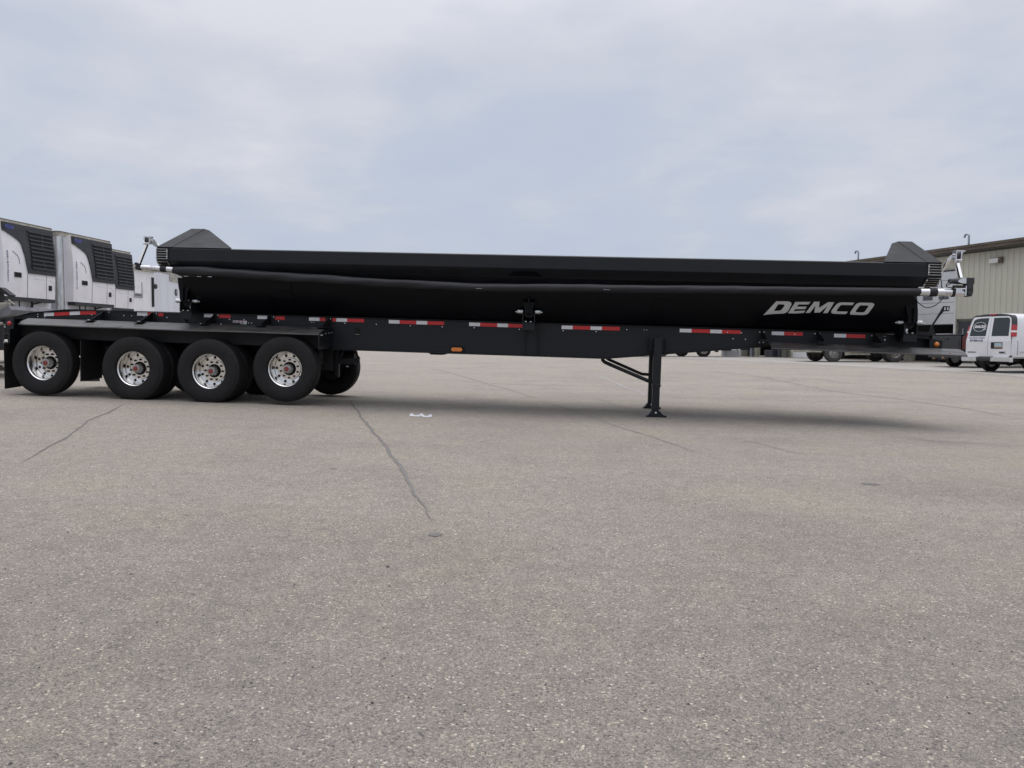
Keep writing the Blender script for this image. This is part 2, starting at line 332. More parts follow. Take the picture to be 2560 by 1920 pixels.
strip('pavement_crack', [(5.15, 11.58), (5.29, 10.87), (5.52, 10.31), (5.5, 9.63)], .012, 'crackfaint', 8, .5)
strip('pavement_crack', [(6.61, 29.67), (8.05, 25.32), (8.55, 20.67), (9.49, 18.63), (9.59, 16.17), (9.2, 13.9)], .05, 'crackfaint', 9)
strip('tyre_scuff', [(-2, 21), (.5, 20.2), (3, 20.6), (6, 22.6), (9, 26)], .10, 'skid', 10)
strip('tyre_scuff', [(14, 19.6), (10, 18.2), (7, 17.4), (4.6, 17.2)], .09, 'skid', 12)
strip('pavement_crack', [(1.65, 16.9), (1.92, 14.84), (2.19, 13.27)], .014, 'crackfaint', 13, .4)
strip('pavement_crack', [(-4.91, 8.72), (-4.70, 8.6), (-4.35, 8.62)], .012, 'crackfaint', 15, .6)
strip('pavement_crack', [(-1.75, 9.62), (-1.5, 9.35), (-1.2, 9.3)], .010, 'crackfaint', 16, .6)
for cx_, cy_, rx, ry, mm in ((-.45, 4.54, .045, .05, 'crack'), (3.13, 6.72, .085, .06, 'crack'), (-1.55, 6.7, .03, .03, 'crack')):
    mb = MB(); n = 28; rd = random.Random(int(cx_ * 99))
    mb.v = [(cx_ + rx * cos(2 * pi * i / n) * rd.uniform(.75, 1.1), cy_ + ry * sin(2 * pi * i / n) * rd.uniform(.75, 1.1), 0) for i in range(n)]
    mb.v = [(x, y, gz(x, y) + .004) for x, y, z in mb.v]; mb.f = [tuple(range(n))]
    mb.build('tar_patch', mm, ground)
# loose grit lying on the lot: too many to count
mb = MB(); rd = random.Random(4)
for i in range(420):
    y = 1.7 + 15 * rd.random() ** 1.6; x = rd.uniform(-1, 1) * y * .72; s_ = rd.uniform(.0035, .008) * (1 + (rd.random() < .05) * 1.3)
    z = gz(x, y) + s_ * .3; q = [(x + s_ * cos(k * pi / 2.5 + i) * rd.uniform(.7, 1.2), y + s_ * sin(k * pi / 2.5 + i) * rd.uniform(.7, 1.2), z - s_ * .5) for k in range(5)]
    o = len(mb.v); mb.v += q + [(x, y, z + s_ * .5)]; mb.f += [(o + k, o + (k + 1) % 5, o + 5) for k in range(5)]
M['grit'] = mat('grit', (.07, .067, .065), .9, var=.6, vscale=3, dirt=(.04, .038, .036))
g = mb.build('loose_grit', 'grit', kind='stuff'); g['label'] = 'dark specks of loose grit scattered on the asphalt'

# ------------------------------------------------------------------ dump trailer (local axes: u along, v away from the camera side, w up)
TR = thing('side_dump_trailer', TM, 'long black side dump trailer with grey DEMCO lettering, standing on landing legs', 'dump trailer')
def tb(name, m, mb, parent=None, smooth=None, **k): return mb.build(name, m, parent or TR, smooth, **k)
W2 = 2.59; VC = W2 / 2
TB = [(.13, 2.21), (.165, 2.06), (.225, 1.89), (.33, 1.74), (.46, 1.60), (.62, 1.485), (.80, 1.45), (1.0, 1.445)]
prof = TB + [(W2 - a, z) for a, z in TB[::-1]]
mb = MB(); n = len(prof)
uL, uR = -5.51, 6.09
inner = [(a + (.03 if a < VC else -.03), z + .03) for a, z in prof]
for u in (uL, uR): mb.v += [(u, a, z) for a, z in prof]
for u in (uL + .02, uR - .02): mb.v += [(u, a, z) for a, z in inner]
mb.f = [(i, i + 1, n + i + 1, n + i) for i in range(n - 1)] + [(2 * n + i, 3 * n + i, 3 * n + i + 1, 2 * n + i + 1) for i in range(n - 1)]
mb.f += [tuple(range(n)), tuple(range(n, 2 * n))]
tub = tb('tub', 'tub', mb, smooth=20)
def tubv(wz):
    for (a, z), (a2, z2) in zip(TB, TB[1:]):
        if z >= wz >= z2: return a + (a2 - a) * (z - wz) / (z - z2)
    return TB[0][0]
for u in (-3.85, 2.35):     # faint vertical stiffener bands
    mb = MB(); ww = [2.15, 2.06, 1.89, 1.74, 1.64]
    for z in ww: mb.v += [(u - .17, tubv(z) - .008, z), (u + .17, tubv(z) - .008, z)]
    mb.f = [(2 * i, 2 * i + 1, 2 * i + 3, 2 * i + 2) for i in range(len(ww) - 1)]
    o = tb('tub_stiffener', 'tub', mb); md = o.modifiers.new('s', 'SOLIDIFY'); md.thickness = .01; md.offset = 0
# top rails: hollow hexagon beams, near and far
def rail(sgn):
    def V(a): return a if sgn > 0 else W2 - a
    p = [(0, 2.285), (0, 2.478), (.022, 2.493), (.16, 2.493), (.20, 2.40), (.20, 2.15), (.125, 2.145)]
    p = [(V(a), z) for a, z in p]
    o = tb('top_rail', 'black', MB().prism(p, 0, -5.857, 6.357)); bv = o.modifiers.new('b', 'BEVEL'); bv.width = .006; bv.segments = 2; bv.limit_method = 'ANGLE'
    return o
rail(1); rail(-1)
def onslope(z, o): return .125 * (2.285 - z) / .14 - o
m_ = MB(); q = [(-.14, 2.165), (-.03, 2.235), (.31, 2.235), (.43, 2.165)]
m_.v = [(x, onslope(z, .008), z) for x, z in q] + [(x, onslope(z, -.002), z) for x, z in q]; m_.f = [(0, 1, 2, 3), (0, 4, 5, 1), (1, 5, 6, 2), (2, 6, 7, 3), (3, 7, 4, 0)]
tb('rail_latch_plate', 'tub', m_)
# end bulkheads, filling the tub ends up to the gable, and hoods
def endcap(u0, u1, ui, uf, sg):
    # gable beam across the end
    gp = [(0.0, 2.503), (VC - .17, 2.955), (VC + .02, 2.955), (VC + .02, 2.503)]
    o = tb('end_gable', 'hood', MB().prism(gp, 0, u0, u1)); bv = o.modifiers.new('b', 'BEVEL'); bv.width = .006; bv.segments = 2
    # sloping hood from the gable down to the rails
    A = [(u1, .004, 2.5), (u1, VC - .17, 2.945), (u1, VC + .01, 2.945), (u1, VC + .01, 2.5)]
    c = u1 + sg * .085; c2 = u1 + sg * .01
    Bp = [(ui, .004, 2.5), (c, VC - .13, 2.925), (c2, VC + .01, 2.93), (uf, VC + .01, 2.5)]
    m_ = MB().add(A + Bp, [(0, 1, 5, 4), (1, 2, 6, 5), (2, 3, 7, 6), (4, 5, 6, 7), (0, 3, 2, 1), (0, 4, 7, 3)])
    o = tb('end_hood', 'hood', m_); bv = o.modifiers.new('b', 'BEVEL'); bv.width = .005; bv.segments = 2
    # thin shim where the cover sits on the rail
    tb('hood_flange', 'black', MB().box((min(u0, u1) , -.004, 2.494), (max(u0, u1), .05, 2.502)))
    # end wall between the rails
    tb('end_bulkhead', 'tub', MB().prism([(.13, 2.15), (.13, 2.49), (W2 - .13, 2.49), (W2 - .13, 2.15)], 0, u1, u1 + sg * .04))
endcap(-5.855, -5.61, -4.585, -5.5, 1)
endcap(6.355, 6.135, 5.515, 6.05, -1)
tb('hood_rivet', 'bolt', MB().lathe([(.001, 0), (.012, 0), (.012, .006), (.001, .01)], 10, (6.2, VC - .2, 2.90), 2), smooth=40)
# light guards on the rail ends
def guard(c4, nslot, parent=TR):
    # c4: corners TL,TR,BR,BL (u,v,w); bars built as slim boxes proud of the rail
    TLp, TRp, BRp, BLp = [Vector(c) for c in c4]; nrm = (TRp - TLp).cross(BLp - TLp).normalized()
    if nrm.y > 0: nrm = -nrm
    m_ = MB(); th = .012
    def P(a, c): return TLp.lerp(TRp, a).lerp(BLp.lerp(BRp, a), c)
    def quad(a0, a1, c0, c1):
        q = [P(a0, c0), P(a1, c0), P(a1, c1), P(a0, c1)]
        m_.add([p + nrm * .004 for p in q] + [p + nrm * (.004 + th) for p in q], [(3, 2, 1, 0), (4, 5, 6, 7), (0, 1, 5, 4), (1, 2, 6, 5), (2, 3, 7, 6), (3, 0, 4, 7)])
    quad(0, .085, 0, 1); quad(.915, 1, 0, 1)
    bw = .34 / (nslot + 1)
    for i in range(nslot + 1):
        c0 = i * (1 - bw) / nslot; quad(.085, .915, c0, c0 + bw)
    g = tb('light_guard', 'grille', m_, parent)
    m2 = MB(); q = [P(.03, .03), P(.97, .03), P(.97, .97), P(.03, .97)]
    m2.add([p + nrm * .002 for p in q], [(0, 1, 2, 3)]); m2.build('lamp_recess', 'hole', g)
    m3_ = MB()
    if nslot == 4:
        for a in (.045, .955):
            for c in (.235, .75):
                p = P(a, c) + nrm * .02; m3_.disc(.009, 0, 10, p, 1, .005)
        m3_.build('screws', 'bolt', g, kind='stuff')
guard([(6.15, 0, 2.476), (6.354, 0, 2.476), (6.354, 0, 2.309), (6.15, 0, 2.309)], 4)
guard([(6.15, .004, 2.277), (6.352, .004, 2.277), (6.335, .118, 2.155), (6.13, .118, 2.155)], 4)
guard([(-5.855, 0, 2.473), (-5.66, 0, 2.473), (-5.66, 0, 2.305), (-5.855, 0, 2.305)], 4)
guard([(-5.855, .004, 2.277), (-5.66, .004, 2.277), (-5.64, .085, 2.19), (-5.835, .085, 2.19)], 2)

# rolled tarp under the near rail
def interp(T_, x):
    for a, c in zip(T_, T_[1:]):
        if a[0] <= x <= c[0]:
            t = (x - a[0]) / (c[0] - a[0]); t2 = t * t * (3 - 2 * t) * .5 + t * .5
            return [p + (q - p) * t2 for p, q in zip(a, c)]
    return T_[-1] if x > T_[-1][0] else T_[0]
RT = [(-5.585, 2.135, .052, .03), (-5.50, 2.13, .066, .035), (-5.1, 2.122, .08, .05), (-4.44, 2.097, .078, .06), (-3.5, 2.058, .073, .055), (-2.0, 2.004, .067, .02), (-.56, 1.967, .064, -.02), (1.2, 1.992, .064, -.05), (4.2, 2.028, .062, -.06), (6.03, 2.052, .06, -.06)]
mb = MB(); K = 220; nn = 20; rd = random.Random(11)
for i in range(K + 1):
    u = -5.585 + (6.03 + 5.585) * i / K; _, wz, r, vv = interp(RT, u)
    wrk = .0035 if u < -1 else .0018
    for j in range(nn):
        a = 2 * pi * j / nn; rr = r + wrk * sin(3 * a + u * 3.1 + sin(u * 5)) + wrk * .8 * sin(u * 9.0 + 2 * a)
        mb.v.append((u, vv + cos(a) * rr, wz + sin(a) * rr))
mb.f = [(i * nn + j, i * nn + (j + 1) % nn, (i + 1) * nn + (j + 1) % nn, (i + 1) * nn + j) for i in range(K) for j in range(nn)] + [tuple(range(nn)), tuple(K * nn + j for j in range(nn))]
roll = tb('rolled_tarp', 'tarp', mb, smooth=50)
for u in (-.55, 1.42):
    _, wz, r, vv = interp(RT, u); tb('tarp_buckle', 'alud', MB().box((u - .06, vv - r - .014, wz - .022), (u + .04, vv - r - .003, wz - .016)), roll)
for u in (-5.35, -5.13, -4.95): tb('tarp_clip', 'alud', MB().box((u - .04, .0, 2.034), (u + .03, .03, 2.044)), roll)
tb('tarp_catch_plate', 'dark', MB().prism([(-5.55, 2.075), (-5.45, 2.035), (-5.2, 2.035), (-5.2, 2.075)], 1, .03, .10), roll)
# end tubes of the roll
vR = -.06; wR = 2.052
e = MB().tube([(6.02, vR, wR), (6.16, vR, wR + .002)], .058, 24); o1 = tb('roll_tube', 'alu', e, smooth=40)
tb('tube_sleeve', 'tarp', MB().tube([(6.155, vR, wR + .003), (6.17, vR, wR + .003), (6.26, vR, wR + .003), (6.268, vR, wR + .003)], [.058, .064, .064, .06], 24), smooth=40)
tb('roll_tube', 'alu', MB().tube([(6.266, vR, wR + .004), (6.48, vR, wR + .008)], .058, 24), smooth=40)
tb('roll_tube', 'alu', MB().tube([(-5.69, .03, 2.148), (-5.58, .03, 2.14)], .05, 24), smooth=40)
tb('tube_sleeve', 'tarp', MB().tube([(-5.79, .03, 2.152), (-5.685, .03, 2.148)], .053, 24), smooth=40)
tb('roll_tube', 'alu', MB().tube([(-5.96, .03, 2.160), (-5.95, .03, 2.160), (-5.788, .03, 2.153)], [.04, .047, .05], 24), smooth=40)
tb('roll_tube', 'alu', MB().tube([(-6.125, .03, 2.172), (-5.95, .03, 2.165)], .035, 20), smooth=40)
for u, wz, v0 in ((6.395, 2.03, vR - .056), (6.445, 2.032, vR - .056), (-5.93, 2.15, -.018), (-5.885, 2.15, -.02)): tb('tube_bolt', 'alud', MB().disc(.011, 0, 10, (u, v0, wz), 1, .006))
# tarp motor and gearbox
mo = tb('tarp_motor', 'charcoal', MB().tube([(6.43, vR, 2.225), (6.44, vR, 2.225), (6.50, vR, 2.225), (6.51, vR, 2.225), (6.66, vR, 2.225)], [.028, .036, .038, .043, .045], 20), smooth=35)
m_ = MB(); pl = [(6.535, 2.22), (6.57, 2.25), (6.62, 2.268), (6.665, 2.268), (6.665, 2.188), (6.62, 2.19), (6.57, 2.20)]
m_.prism(pl, 1, vR - .052, vR - .044); m_.build('motor_emblem', 'alu', mo)
tb('gear_housing', 'charcoal', MB().prism([(6.66, 2.275), (6.765, 2.275), (6.768, 2.19), (6.755, 2.18), (6.757, 2.06), (6.74, 2.005), (6.70, 1.997), (6.66, 2.01)], 1, vR - .06, vR + .06), mo)
tb('gear_housing', 'charcoal', MB().bbox((6.672, vR - .075, 2.10), (6.75, vR + .075, 2.16), .01).bbox((6.68, vR - .075, 2.02), (6.745, vR + .075, 2.07), .01), mo)
tb('collar', 'dark', MB().tube([(6.475, vR, wR + .008), (6.515, vR, wR + .008)], .068, 8), mo)
m_ = MB().bbox((6.515, vR - .06, 2.035), (6.66, vR + .06, 2.122), .012); m_.tube([(6.515, vR, 2.05), (6.645, vR, 2.05)], .058, 20)
tb('gearbox', 'alu', m_, mo); tb('gearbox_slot', 'hole', MB().box((6.605, vR - .064, 2.085), (6.64, vR - .058, 2.105)).box((6.626, vR - .0645, 2.065), (6.64, vR - .0585, 2.09)), mo)
tb('motor_bracket', 'alu', MB().box((6.645, vR - .07, 2.01), (6.66, vR + .07, 2.155)), mo)
def wire(pts, r, name, m='charcoal', parent=TR, n=8, sub_=6):
    P = [Vector(p) for p in pts]; Q = []
    for i in range(len(P) - 1):
        p0, p1, p2, p3 = P[max(i - 1, 0)], P[i], P[i + 1], P[min(i + 2, len(P) - 1)]
        for k in range(sub_):
            t = k / sub_; Q.append(.5 * ((2 * p1) + (p2 - p0) * t + (2 * p0 - 5 * p1 + 4 * p2 - p3) * t * t + (3 * p1 - p0 - 3 * p2 + p3) * t ** 3))
    Q.append(P[-1]); return tb(name, m, MB().tube(Q, r, n), parent, 60)
wire([(6.46, vR - .04, 2.22), (6.40, vR - .05, 2.19), (6.375, vR - .05, 2.155), (6.40, vR - .05, 2.13), (6.47, vR - .05, 2.125), (6.53, vR - .04, 2.14)], .007, 'motor_wire', parent=mo)
wire([(6.47, vR - .03, 2.20), (6.42, vR - .04, 2.17), (6.38, vR - .04, 2.15)], .006, 'motor_wire', parent=mo)
tb('wire_plug', 'dark', MB().bbox((6.47, vR - .075, 2.125), (6.60, vR - .03, 2.16), .01), mo)
wire([(6.33, -.02, 2.26), (6.345, -.03, 2.2), (6.34, -.04, 2.15), (6.36, -.05, 2.11)], .008, 'motor_wire')
wire([(6.02, .16, 2.06), (6.03, .1, 1.98), (6.055, .02, 1.90), (6.14, -.02, 1.83), (6.235, -.04, 1.845), (6.33, -.05, 1.92), (6.395, -.05, 2.03)], .0065, 'hanging_cable')
# swing arms
def armset(lower, upper, box4, side):
    a = tb('tarp_arm', 'chrome', MB().bar(lower[0], lower[1], .045, .055, (0, 1, 0)), smooth=None)
    bv = a.modifiers.new('b', 'BEVEL'); bv.width = .01; bv.segments = 2
    a2 = tb('tarp_arm', 'chrome', MB().bar(upper[0], upper[1], .045, .05, (0, 1, 0))); bv = a2.modifiers.new('b', 'BEVEL'); bv.width = .01; bv.segments = 2
    x0, x1, v0, v1, z0, z1 = box4
    m_ = MB()
    for x in (x0, x1): m_.prism([(v0, z0), (v0, z1 + .01), (v1, z1 + .02), (v1, z0 + .02)], 0, x - .006, x + .006)
    m_.box((x0 - .008, v0 - .006, z1 - .005), (x1 + .05 * side, v0 + .01, z1 + .012)); m_.box((x0 - .03, v0 - .004, z0), (x1 + .005, v0 + .012, z0 + .012))
    m_.tube([(x0 - .025, (v0 + v1) / 2, z1 - .05), (x1 + .03, (v0 + v1) / 2, z1 - .05)], .012, 10); m_.tube([(x0 - .01, v0, z0 + .02), (x1 + .01, v0, z0 + .02)], .012, 10)
    h = tb('spring_bracket', 'alu', m_); m2 = MB().lathe([(.001, x0 + .012), (.055, x0 + .012), (.06, (x0 + x1) / 2), (.055, x1 - .012), (.001, x1 - .012)], 20, (0, (v0 + v1) / 2, (z0 + z1) / 2 + .01), 0)
    m2.build('spring_drum', 'charcoal', h, 50)
armset(((6.622, -.02, 2.265), (6.602, .10, 2.54)), ((6.56, .16, 2.62), (6.385, .28, 2.27)), (6.565, 6.635, .04, .17, 2.53, 2.68), 1)
armset(((-6.185, .04, 2.19), (-6.085, .12, 2.56)), ((-6.02, .14, 2.64), (-5.88, .16, 2.50)), (-6.10, -6.02, .07, .18, 2.545, 2.665), 1)
m_ = MB().prism([(-6.02, 2.665), (-5.95, 2.62), (-5.90, 2.54), (-5.91, 2.50), (-5.97, 2.53), (-6.04, 2.60)], 1, .12, .132); tb('spring_bracket', 'alud', m_)
m_ = MB().prism([(-6.155, 2.66), (-6.10, 2.645), (-6.10, 2.575)], 1, .10, .11); tb('spring_bracket', 'alu', m_)
tb('spring_bracket', 'alu', MB().prism([(6.63, 2.58), (6.685, 2.695), (6.64, 2.69)], 1, .06, .07)); m_ = MB().prism([(6.565, 2.66), (6.50, 2.60), (6.47, 2.56), (6.50, 2.545), (6.565, 2.60)], 1, .12, .13); tb('spring_bracket', 'alu', m_)
tb('arm_knuckle', 'dark', MB().prism([(-6.235, 2.235), (-6.20, 2.245), (-6.15, 2.225), (-6.13, 2.17), (-6.14, 2.13), (-6.19, 2.125), (-6.225, 2.15), (-6.205, 2.19)], 1, 0, .07))
tb('arm_pivot_post', 'dark', MB().bar((-5.80, .45, 2.3), (-5.83, .3, 2.55), .06, .05, (0, 1, 0))); tb('arm_pivot_post', 'dark', MB().bar((6.31, .5, 2.1), (6.40, .3, 2.3), .05, .05, (0, 1, 0)))

# DEMCO lettering laid on the curved tub side
def glyph(name, outline, holes=()):
    bm = bmesh.new(); loops = [outline] + list(holes)
    for lp in loops:
        vs = [bm.verts.new((x, 0, z)) for x, z in lp]
        for i in range(len(vs)): bm.edges.new((vs[i], vs[(i + 1) % len(vs)]))
    bmesh.ops.triangle_fill(bm, use_beauty=True, edges=bm.edges[:], normal=(0, 1, 0))
    for z in [1.70 + i * .02 for i in range(10)] + [1.74, 1.89]:
        bmesh.ops.bisect_plane(bm, geom=bm.verts[:] + bm.edges[:] + bm.faces[:], plane_co=(0, 0, z), plane_no=(0, 0, 1))
    for v in bm.verts: v.co.y = tubv(v.co.z) - .004
    me = bpy.data.meshes.new(name); bm.to_mesh(me); bm.free(); me.materials.append(M['letter']); o = link(name, me, tub)
    return o
def arc(cx, cz, r, a0, a1, n=6, rz=None):
    rz = rz or r; return [(cx + r * cos(radians(a0 + (a1 - a0) * i / n)), cz + rz * sin(radians(a0 + (a1 - a0) * i / n))) for i in range(n + 1)]
SK = .38
def sk(pts, x0, z0=1.70): return [(x0 + x + (z) * SK, z0 + z) for x, z in pts]
H_ = .185; R_ = .045; T_ = .042
def letterobj(nm, o, h=()): ob = glyph('letter', o, h); ob['label'] = 'grey block letter ' + nm; return ob
# measured stroke positions on the tub side
letterobj('D with a pointed lower left foot', [(3.879, 1.669), (4.028, 1.882), (4.19, 1.886)] + [(4.235, 1.879), (4.262, 1.862), (4.268, 1.84)] + [(4.240, 1.745), (4.225, 1.722), (4.20, 1.708), (4.16, 1.700), (4.02, 1.692), (3.93, 1.680)],
          [[(4.068, 1.838), (4.022, 1.738), (4.10, 1.742), (4.125, 1.750), (4.140, 1.765), (4.168, 1.82), (4.160, 1.834), (4.14, 1.839)]])
letterobj('E', [(4.246, 1.707), (4.316, 1.879), (4.543, 1.885), (4.521, 1.847), (4.372, 1.843), (4.357, 1.81), (4.504, 1.814), (4.491, 1.778), (4.340, 1.772), (4.322, 1.741), (4.498, 1.755), (4.481, 1.719), (4.36, 1.708)])
letterobj('M', [(4.509, 1.719), (4.597, 1.89), (4.676, 1.892), (4.690, 1.800), (4.806, 1.888), (4.897, 1.889), (4.841, 1.726), (4.773, 1.724), (4.812, 1.832), (4.721, 1.731), (4.638, 1.727), (4.628, 1.831), (4.574, 1.721)])
letterobj('C', [(5.195, 1.890), (5.02, 1.890), (4.975, 1.885), (4.945, 1.868), (4.925, 1.842), (4.890, 1.770), (4.888, 1.742), (4.905, 1.724), (4.94, 1.717), (5.117, 1.717), (5.137, 1.755), (4.985, 1.755), (4.968, 1.760), (4.964, 1.774), (4.994, 1.836), (5.008, 1.848), (5.03, 1.852), (5.176, 1.852)])
letterobj('O', [(5.27, 1.892), (5.45, 1.893), (5.485, 1.885), (5.497, 1.862), (5.490, 1.835), (5.448, 1.742), (5.425, 1.718), (5.385, 1.710), (5.225, 1.710), (5.188, 1.714), (5.172, 1.732), (5.178, 1.760), (5.214, 1.848), (5.235, 1.878)],
          [[(5.30, 1.853), (5.283, 1.843), (5.250, 1.768), (5.254, 1.753), (5.27, 1.749), (5.365, 1.749), (5.383, 1.758), (5.415, 1.833), (5.412, 1.847), (5.398, 1.853)]])

# frame side rails (near and far)
FP = [(-9.07, 1.23), (-8.475, 1.385), (-7.85, 1.455), (-7.6, 1.462), (4.3, 1.445), (6.50, 1.425), (6.50, 1.19), (3.98, 1.185), (1.46, .914), (-3.2, .925), (-3.3, .955), (-8.5, .95), (-8.9, 1.12)]
for i, (v0, v1) in enumerate(((.66, .672), (1.918, 1.93))):
    m_ = MB(); tv = [p for p in FP]
    m_.prism(FP, 1, v0, v1); o = tb('frame_web', 'black', m_)
    a, b_ = (.615, .76) if i == 0 else (1.83, 1.975)
    top = [(-9.07, 1.238), (-8.475, 1.393), (-7.85, 1.463), (-7.6, 1.47), (4.3, 1.452), (6.52, 1.433)]
    bot = [(-3.2, .917), (1.46, .906), (3.98, 1.177)]
    for L_, h in ((top, .008), (bot, .012)):
        mm = MB()
        for (x, z) in L_: mm.v += [(x, a, z - h / 2), (x, b_, z - h / 2), (x, b_, z + h / 2), (x, a, z + h / 2)]
        k = len(L_); mm.f = [(j * 4 + q, j * 4 + (q + 1) % 4, (j + 1) * 4 + (q + 1) % 4, (j + 1) * 4 + q) for j in range(k - 1) for q in range(4)] + [(0, 1, 2, 3), (4 * k - 4, 4 * k - 3, 4 * k - 2, 4 * k - 1)]
        tb('frame_flange', 'black', mm)
for u in (-8.3, -6.9, -5.6, -4.3, -2.7, -1.2, .15, 1.5, 2.9, 4.4, 5.9): tb('crossmember', 'dark', MB().box((u, .672, 1.08 if u < 3.5 else 1.22), (u + .10, 1.918, 1.35)))
tb('deck_plate', 'dark', MB().box((5.4, .672, 1.19), (6.48, 1.918, 1.20)).box((-8.6, .672, 1.36), (6.4, 1.918, 1.372)))
# hole and tow eye on the web
tb('web_opening', 'hole', MB().prism([(-2.735, 1.275), (-2.725, 1.30), (-2.665, 1.29), (-2.65, 1.265), (-2.65, 1.17), (-2.67, 1.145), (-2.715, 1.14), (-2.735, 1.16)], 1, .6545, .6585))
tb('opening_rod', 'alud', MB().box((-2.73, .651, 1.178), (-2.655, .654, 1.183)))
tb('belly_bracket', 'dark', MB().prism([(-1.58, .905), (-1.52, .872), (-1.33, .872), (-1.24, .905)], 1, 1.1, 1.4))
# reflective tape, every coloured length its own strip
tapes_w = [(-8.268, -8.081, 1.367, 1.377), (-7.795, -7.605, 1.398, 1.411), (-6.571, -6.384, 1.423, 1.426), (-5.373, -5.215, 1.426, 1.428), (-4.433, -4.262, 1.423, 1.424), (-3.534, -3.350, 1.418, 1.418), (-3.063, -2.875, 1.415, 1.416), (-2.165, -1.980, 1.411, 1.410), (-1.697, -1.509, 1.408, 1.408), (-.81, -.624, 1.405, 1.405), (-.341, -.158, 1.402, 1.402), (.72, .906, 1.398, 1.398), (1.193, 1.379, 1.398, 1.398), (2.63, 2.821, 1.400, 1.400), (3.115, 3.304, 1.399, 1.399), (4.084, 4.279, 1.397, 1.397), (5.052, 5.243, 1.388, 1.388)]
tapes_r = [(-8.081, -7.795, 1.377, 1.398), (-7.605, -7.309, 1.411, 1.425), (-6.384, -6.298, 1.426, 1.427), (-6.19, -6.098, 1.423, 1.425), (-5.114, -4.903, 1.423, 1.425), (-4.119, -3.955, 1.419, 1.420), (-3.350, -3.25, 1.418, 1.418), (-3.128, -3.064, 1.416, 1.416), (-2.875, -2.583, 1.415, 1.415), (-1.98, -1.697, 1.409, 1.408), (-1.509, -1.227, 1.408, 1.408), (-.624, -.341, 1.404, 1.402), (-.158, .095, 1.401, 1.400), (.906, 1.193, 1.398, 1.398), (1.379, 1.671, 1.399, 1.400), (2.821, 3.115, 1.400, 1.400), (3.304, 3.6, 1.400, 1.400), (4.279, 4.572, 1.397, 1.397), (5.243, 5.536, 1.388, 1.388)]
for L_, mm in ((tapes_w, 'tape_w'), (tapes_r, 'tape_r')):
    for a, c, z0, z1 in L_:
        m_ = MB().prism([(a + .0015, z0 - .029), (c - .0015, z1 - .029), (c - .0015, z1 + .029), (a + .0015, z0 + .029)], 1, .655, .6592); tb('reflective_tape', mm, m_)
BL = [(-7.073, 1.438), (-7.388, 1.384), (-8.246, 1.324), (-8.374, 1.366), (-8.374, 1.326), (-6.802, 1.386), (-6.663, 1.386), (-6.217, 1.436), (-6.438, 1.387), (-6.03, 1.374), (-5.127, 1.438), (-4.918, 1.373), (-4.667, 1.373), (-4.584, 1.321), (-4.527, 1.319), (-4.146, 1.434), (-4.059, 1.368), (-3.491, 1.364), (-3.451, 1.364), (-3.161, 1.429), (-2.913, 1.363), (-3.154, 1.266), (-2.373, 1.359), (-1.796, 1.351), (-1.256, 1.349), (-.722, 1.348), (.029, 1.343), (.748, 1.342), (1.288, 1.342), (1.782, 1.389), (2.061, 1.39), (2.103, 1.391), (3.391, 1.39), (3.608, 1.388), (3.482, 1.29), (3.677, 1.287), (3.898, 1.408), (3.962, 1.41), (3.899, 1.244), (3.96, 1.245), (4.444, 1.387), (4.758, 1.406), (4.828, 1.414), (5.633, 1.402), (5.831, 1.394), (5.834, 1.341)]
bm_ = MB().lathe([(.001, -.010), (.008, -.009), (.0105, -.004), (.0105, .002)], 10, (0, 0, 0), 1).mesh('bolt_head', 50); bm_.materials.append(M['bolt'])
for u, z in BL:
    o = link('bolt', bm_, TR); o.location = (u, .654, z)
    if (u, z) in ((-3.491, 1.364), (-3.451, 1.364), (2.061, 1.39), (2.103, 1.391), (5.831, 1.394)): o.scale = (.7, 1, .7)
    if (u, z) == (5.834, 1.341): o.scale = (1.4, 1, 1.4)
st = tb('warning_sticker', 'label', MB().box((-4.862, .654, 1.318), (-4.615, .6585, 1.358)).box((-4.728, .6538, 1.298), (-4.62, .6583, 1.33)))
tb('sticker_print', 'tape_r', MB().box((-4.80, .6528, 1.349), (-4.64, .6535, 1.353)), st); tb('sticker_hole', 'hole', MB().disc(.013, 0, 16, (-4.694, .653, 1.318), 1, .001), st)
tb('sticker_print', 'seam', MB().box((-4.845, .6528, 1.325), (-4.80, .6535, 1.345)).box((-4.78, .6528, 1.322), (-4.74, .6535, 1.338)), st)
# web stiffener under the centre hinge
tb('web_stiffener', 'black', MB().prism([(.13, .925), (.13, 1.345), (.345, 1.345), (.345, .925)], 1, .648, .6595).box((.128, .61, .925), (.142, .648, 1.345)).box((.333, .61, .925), (.347, .648, 1.345)))
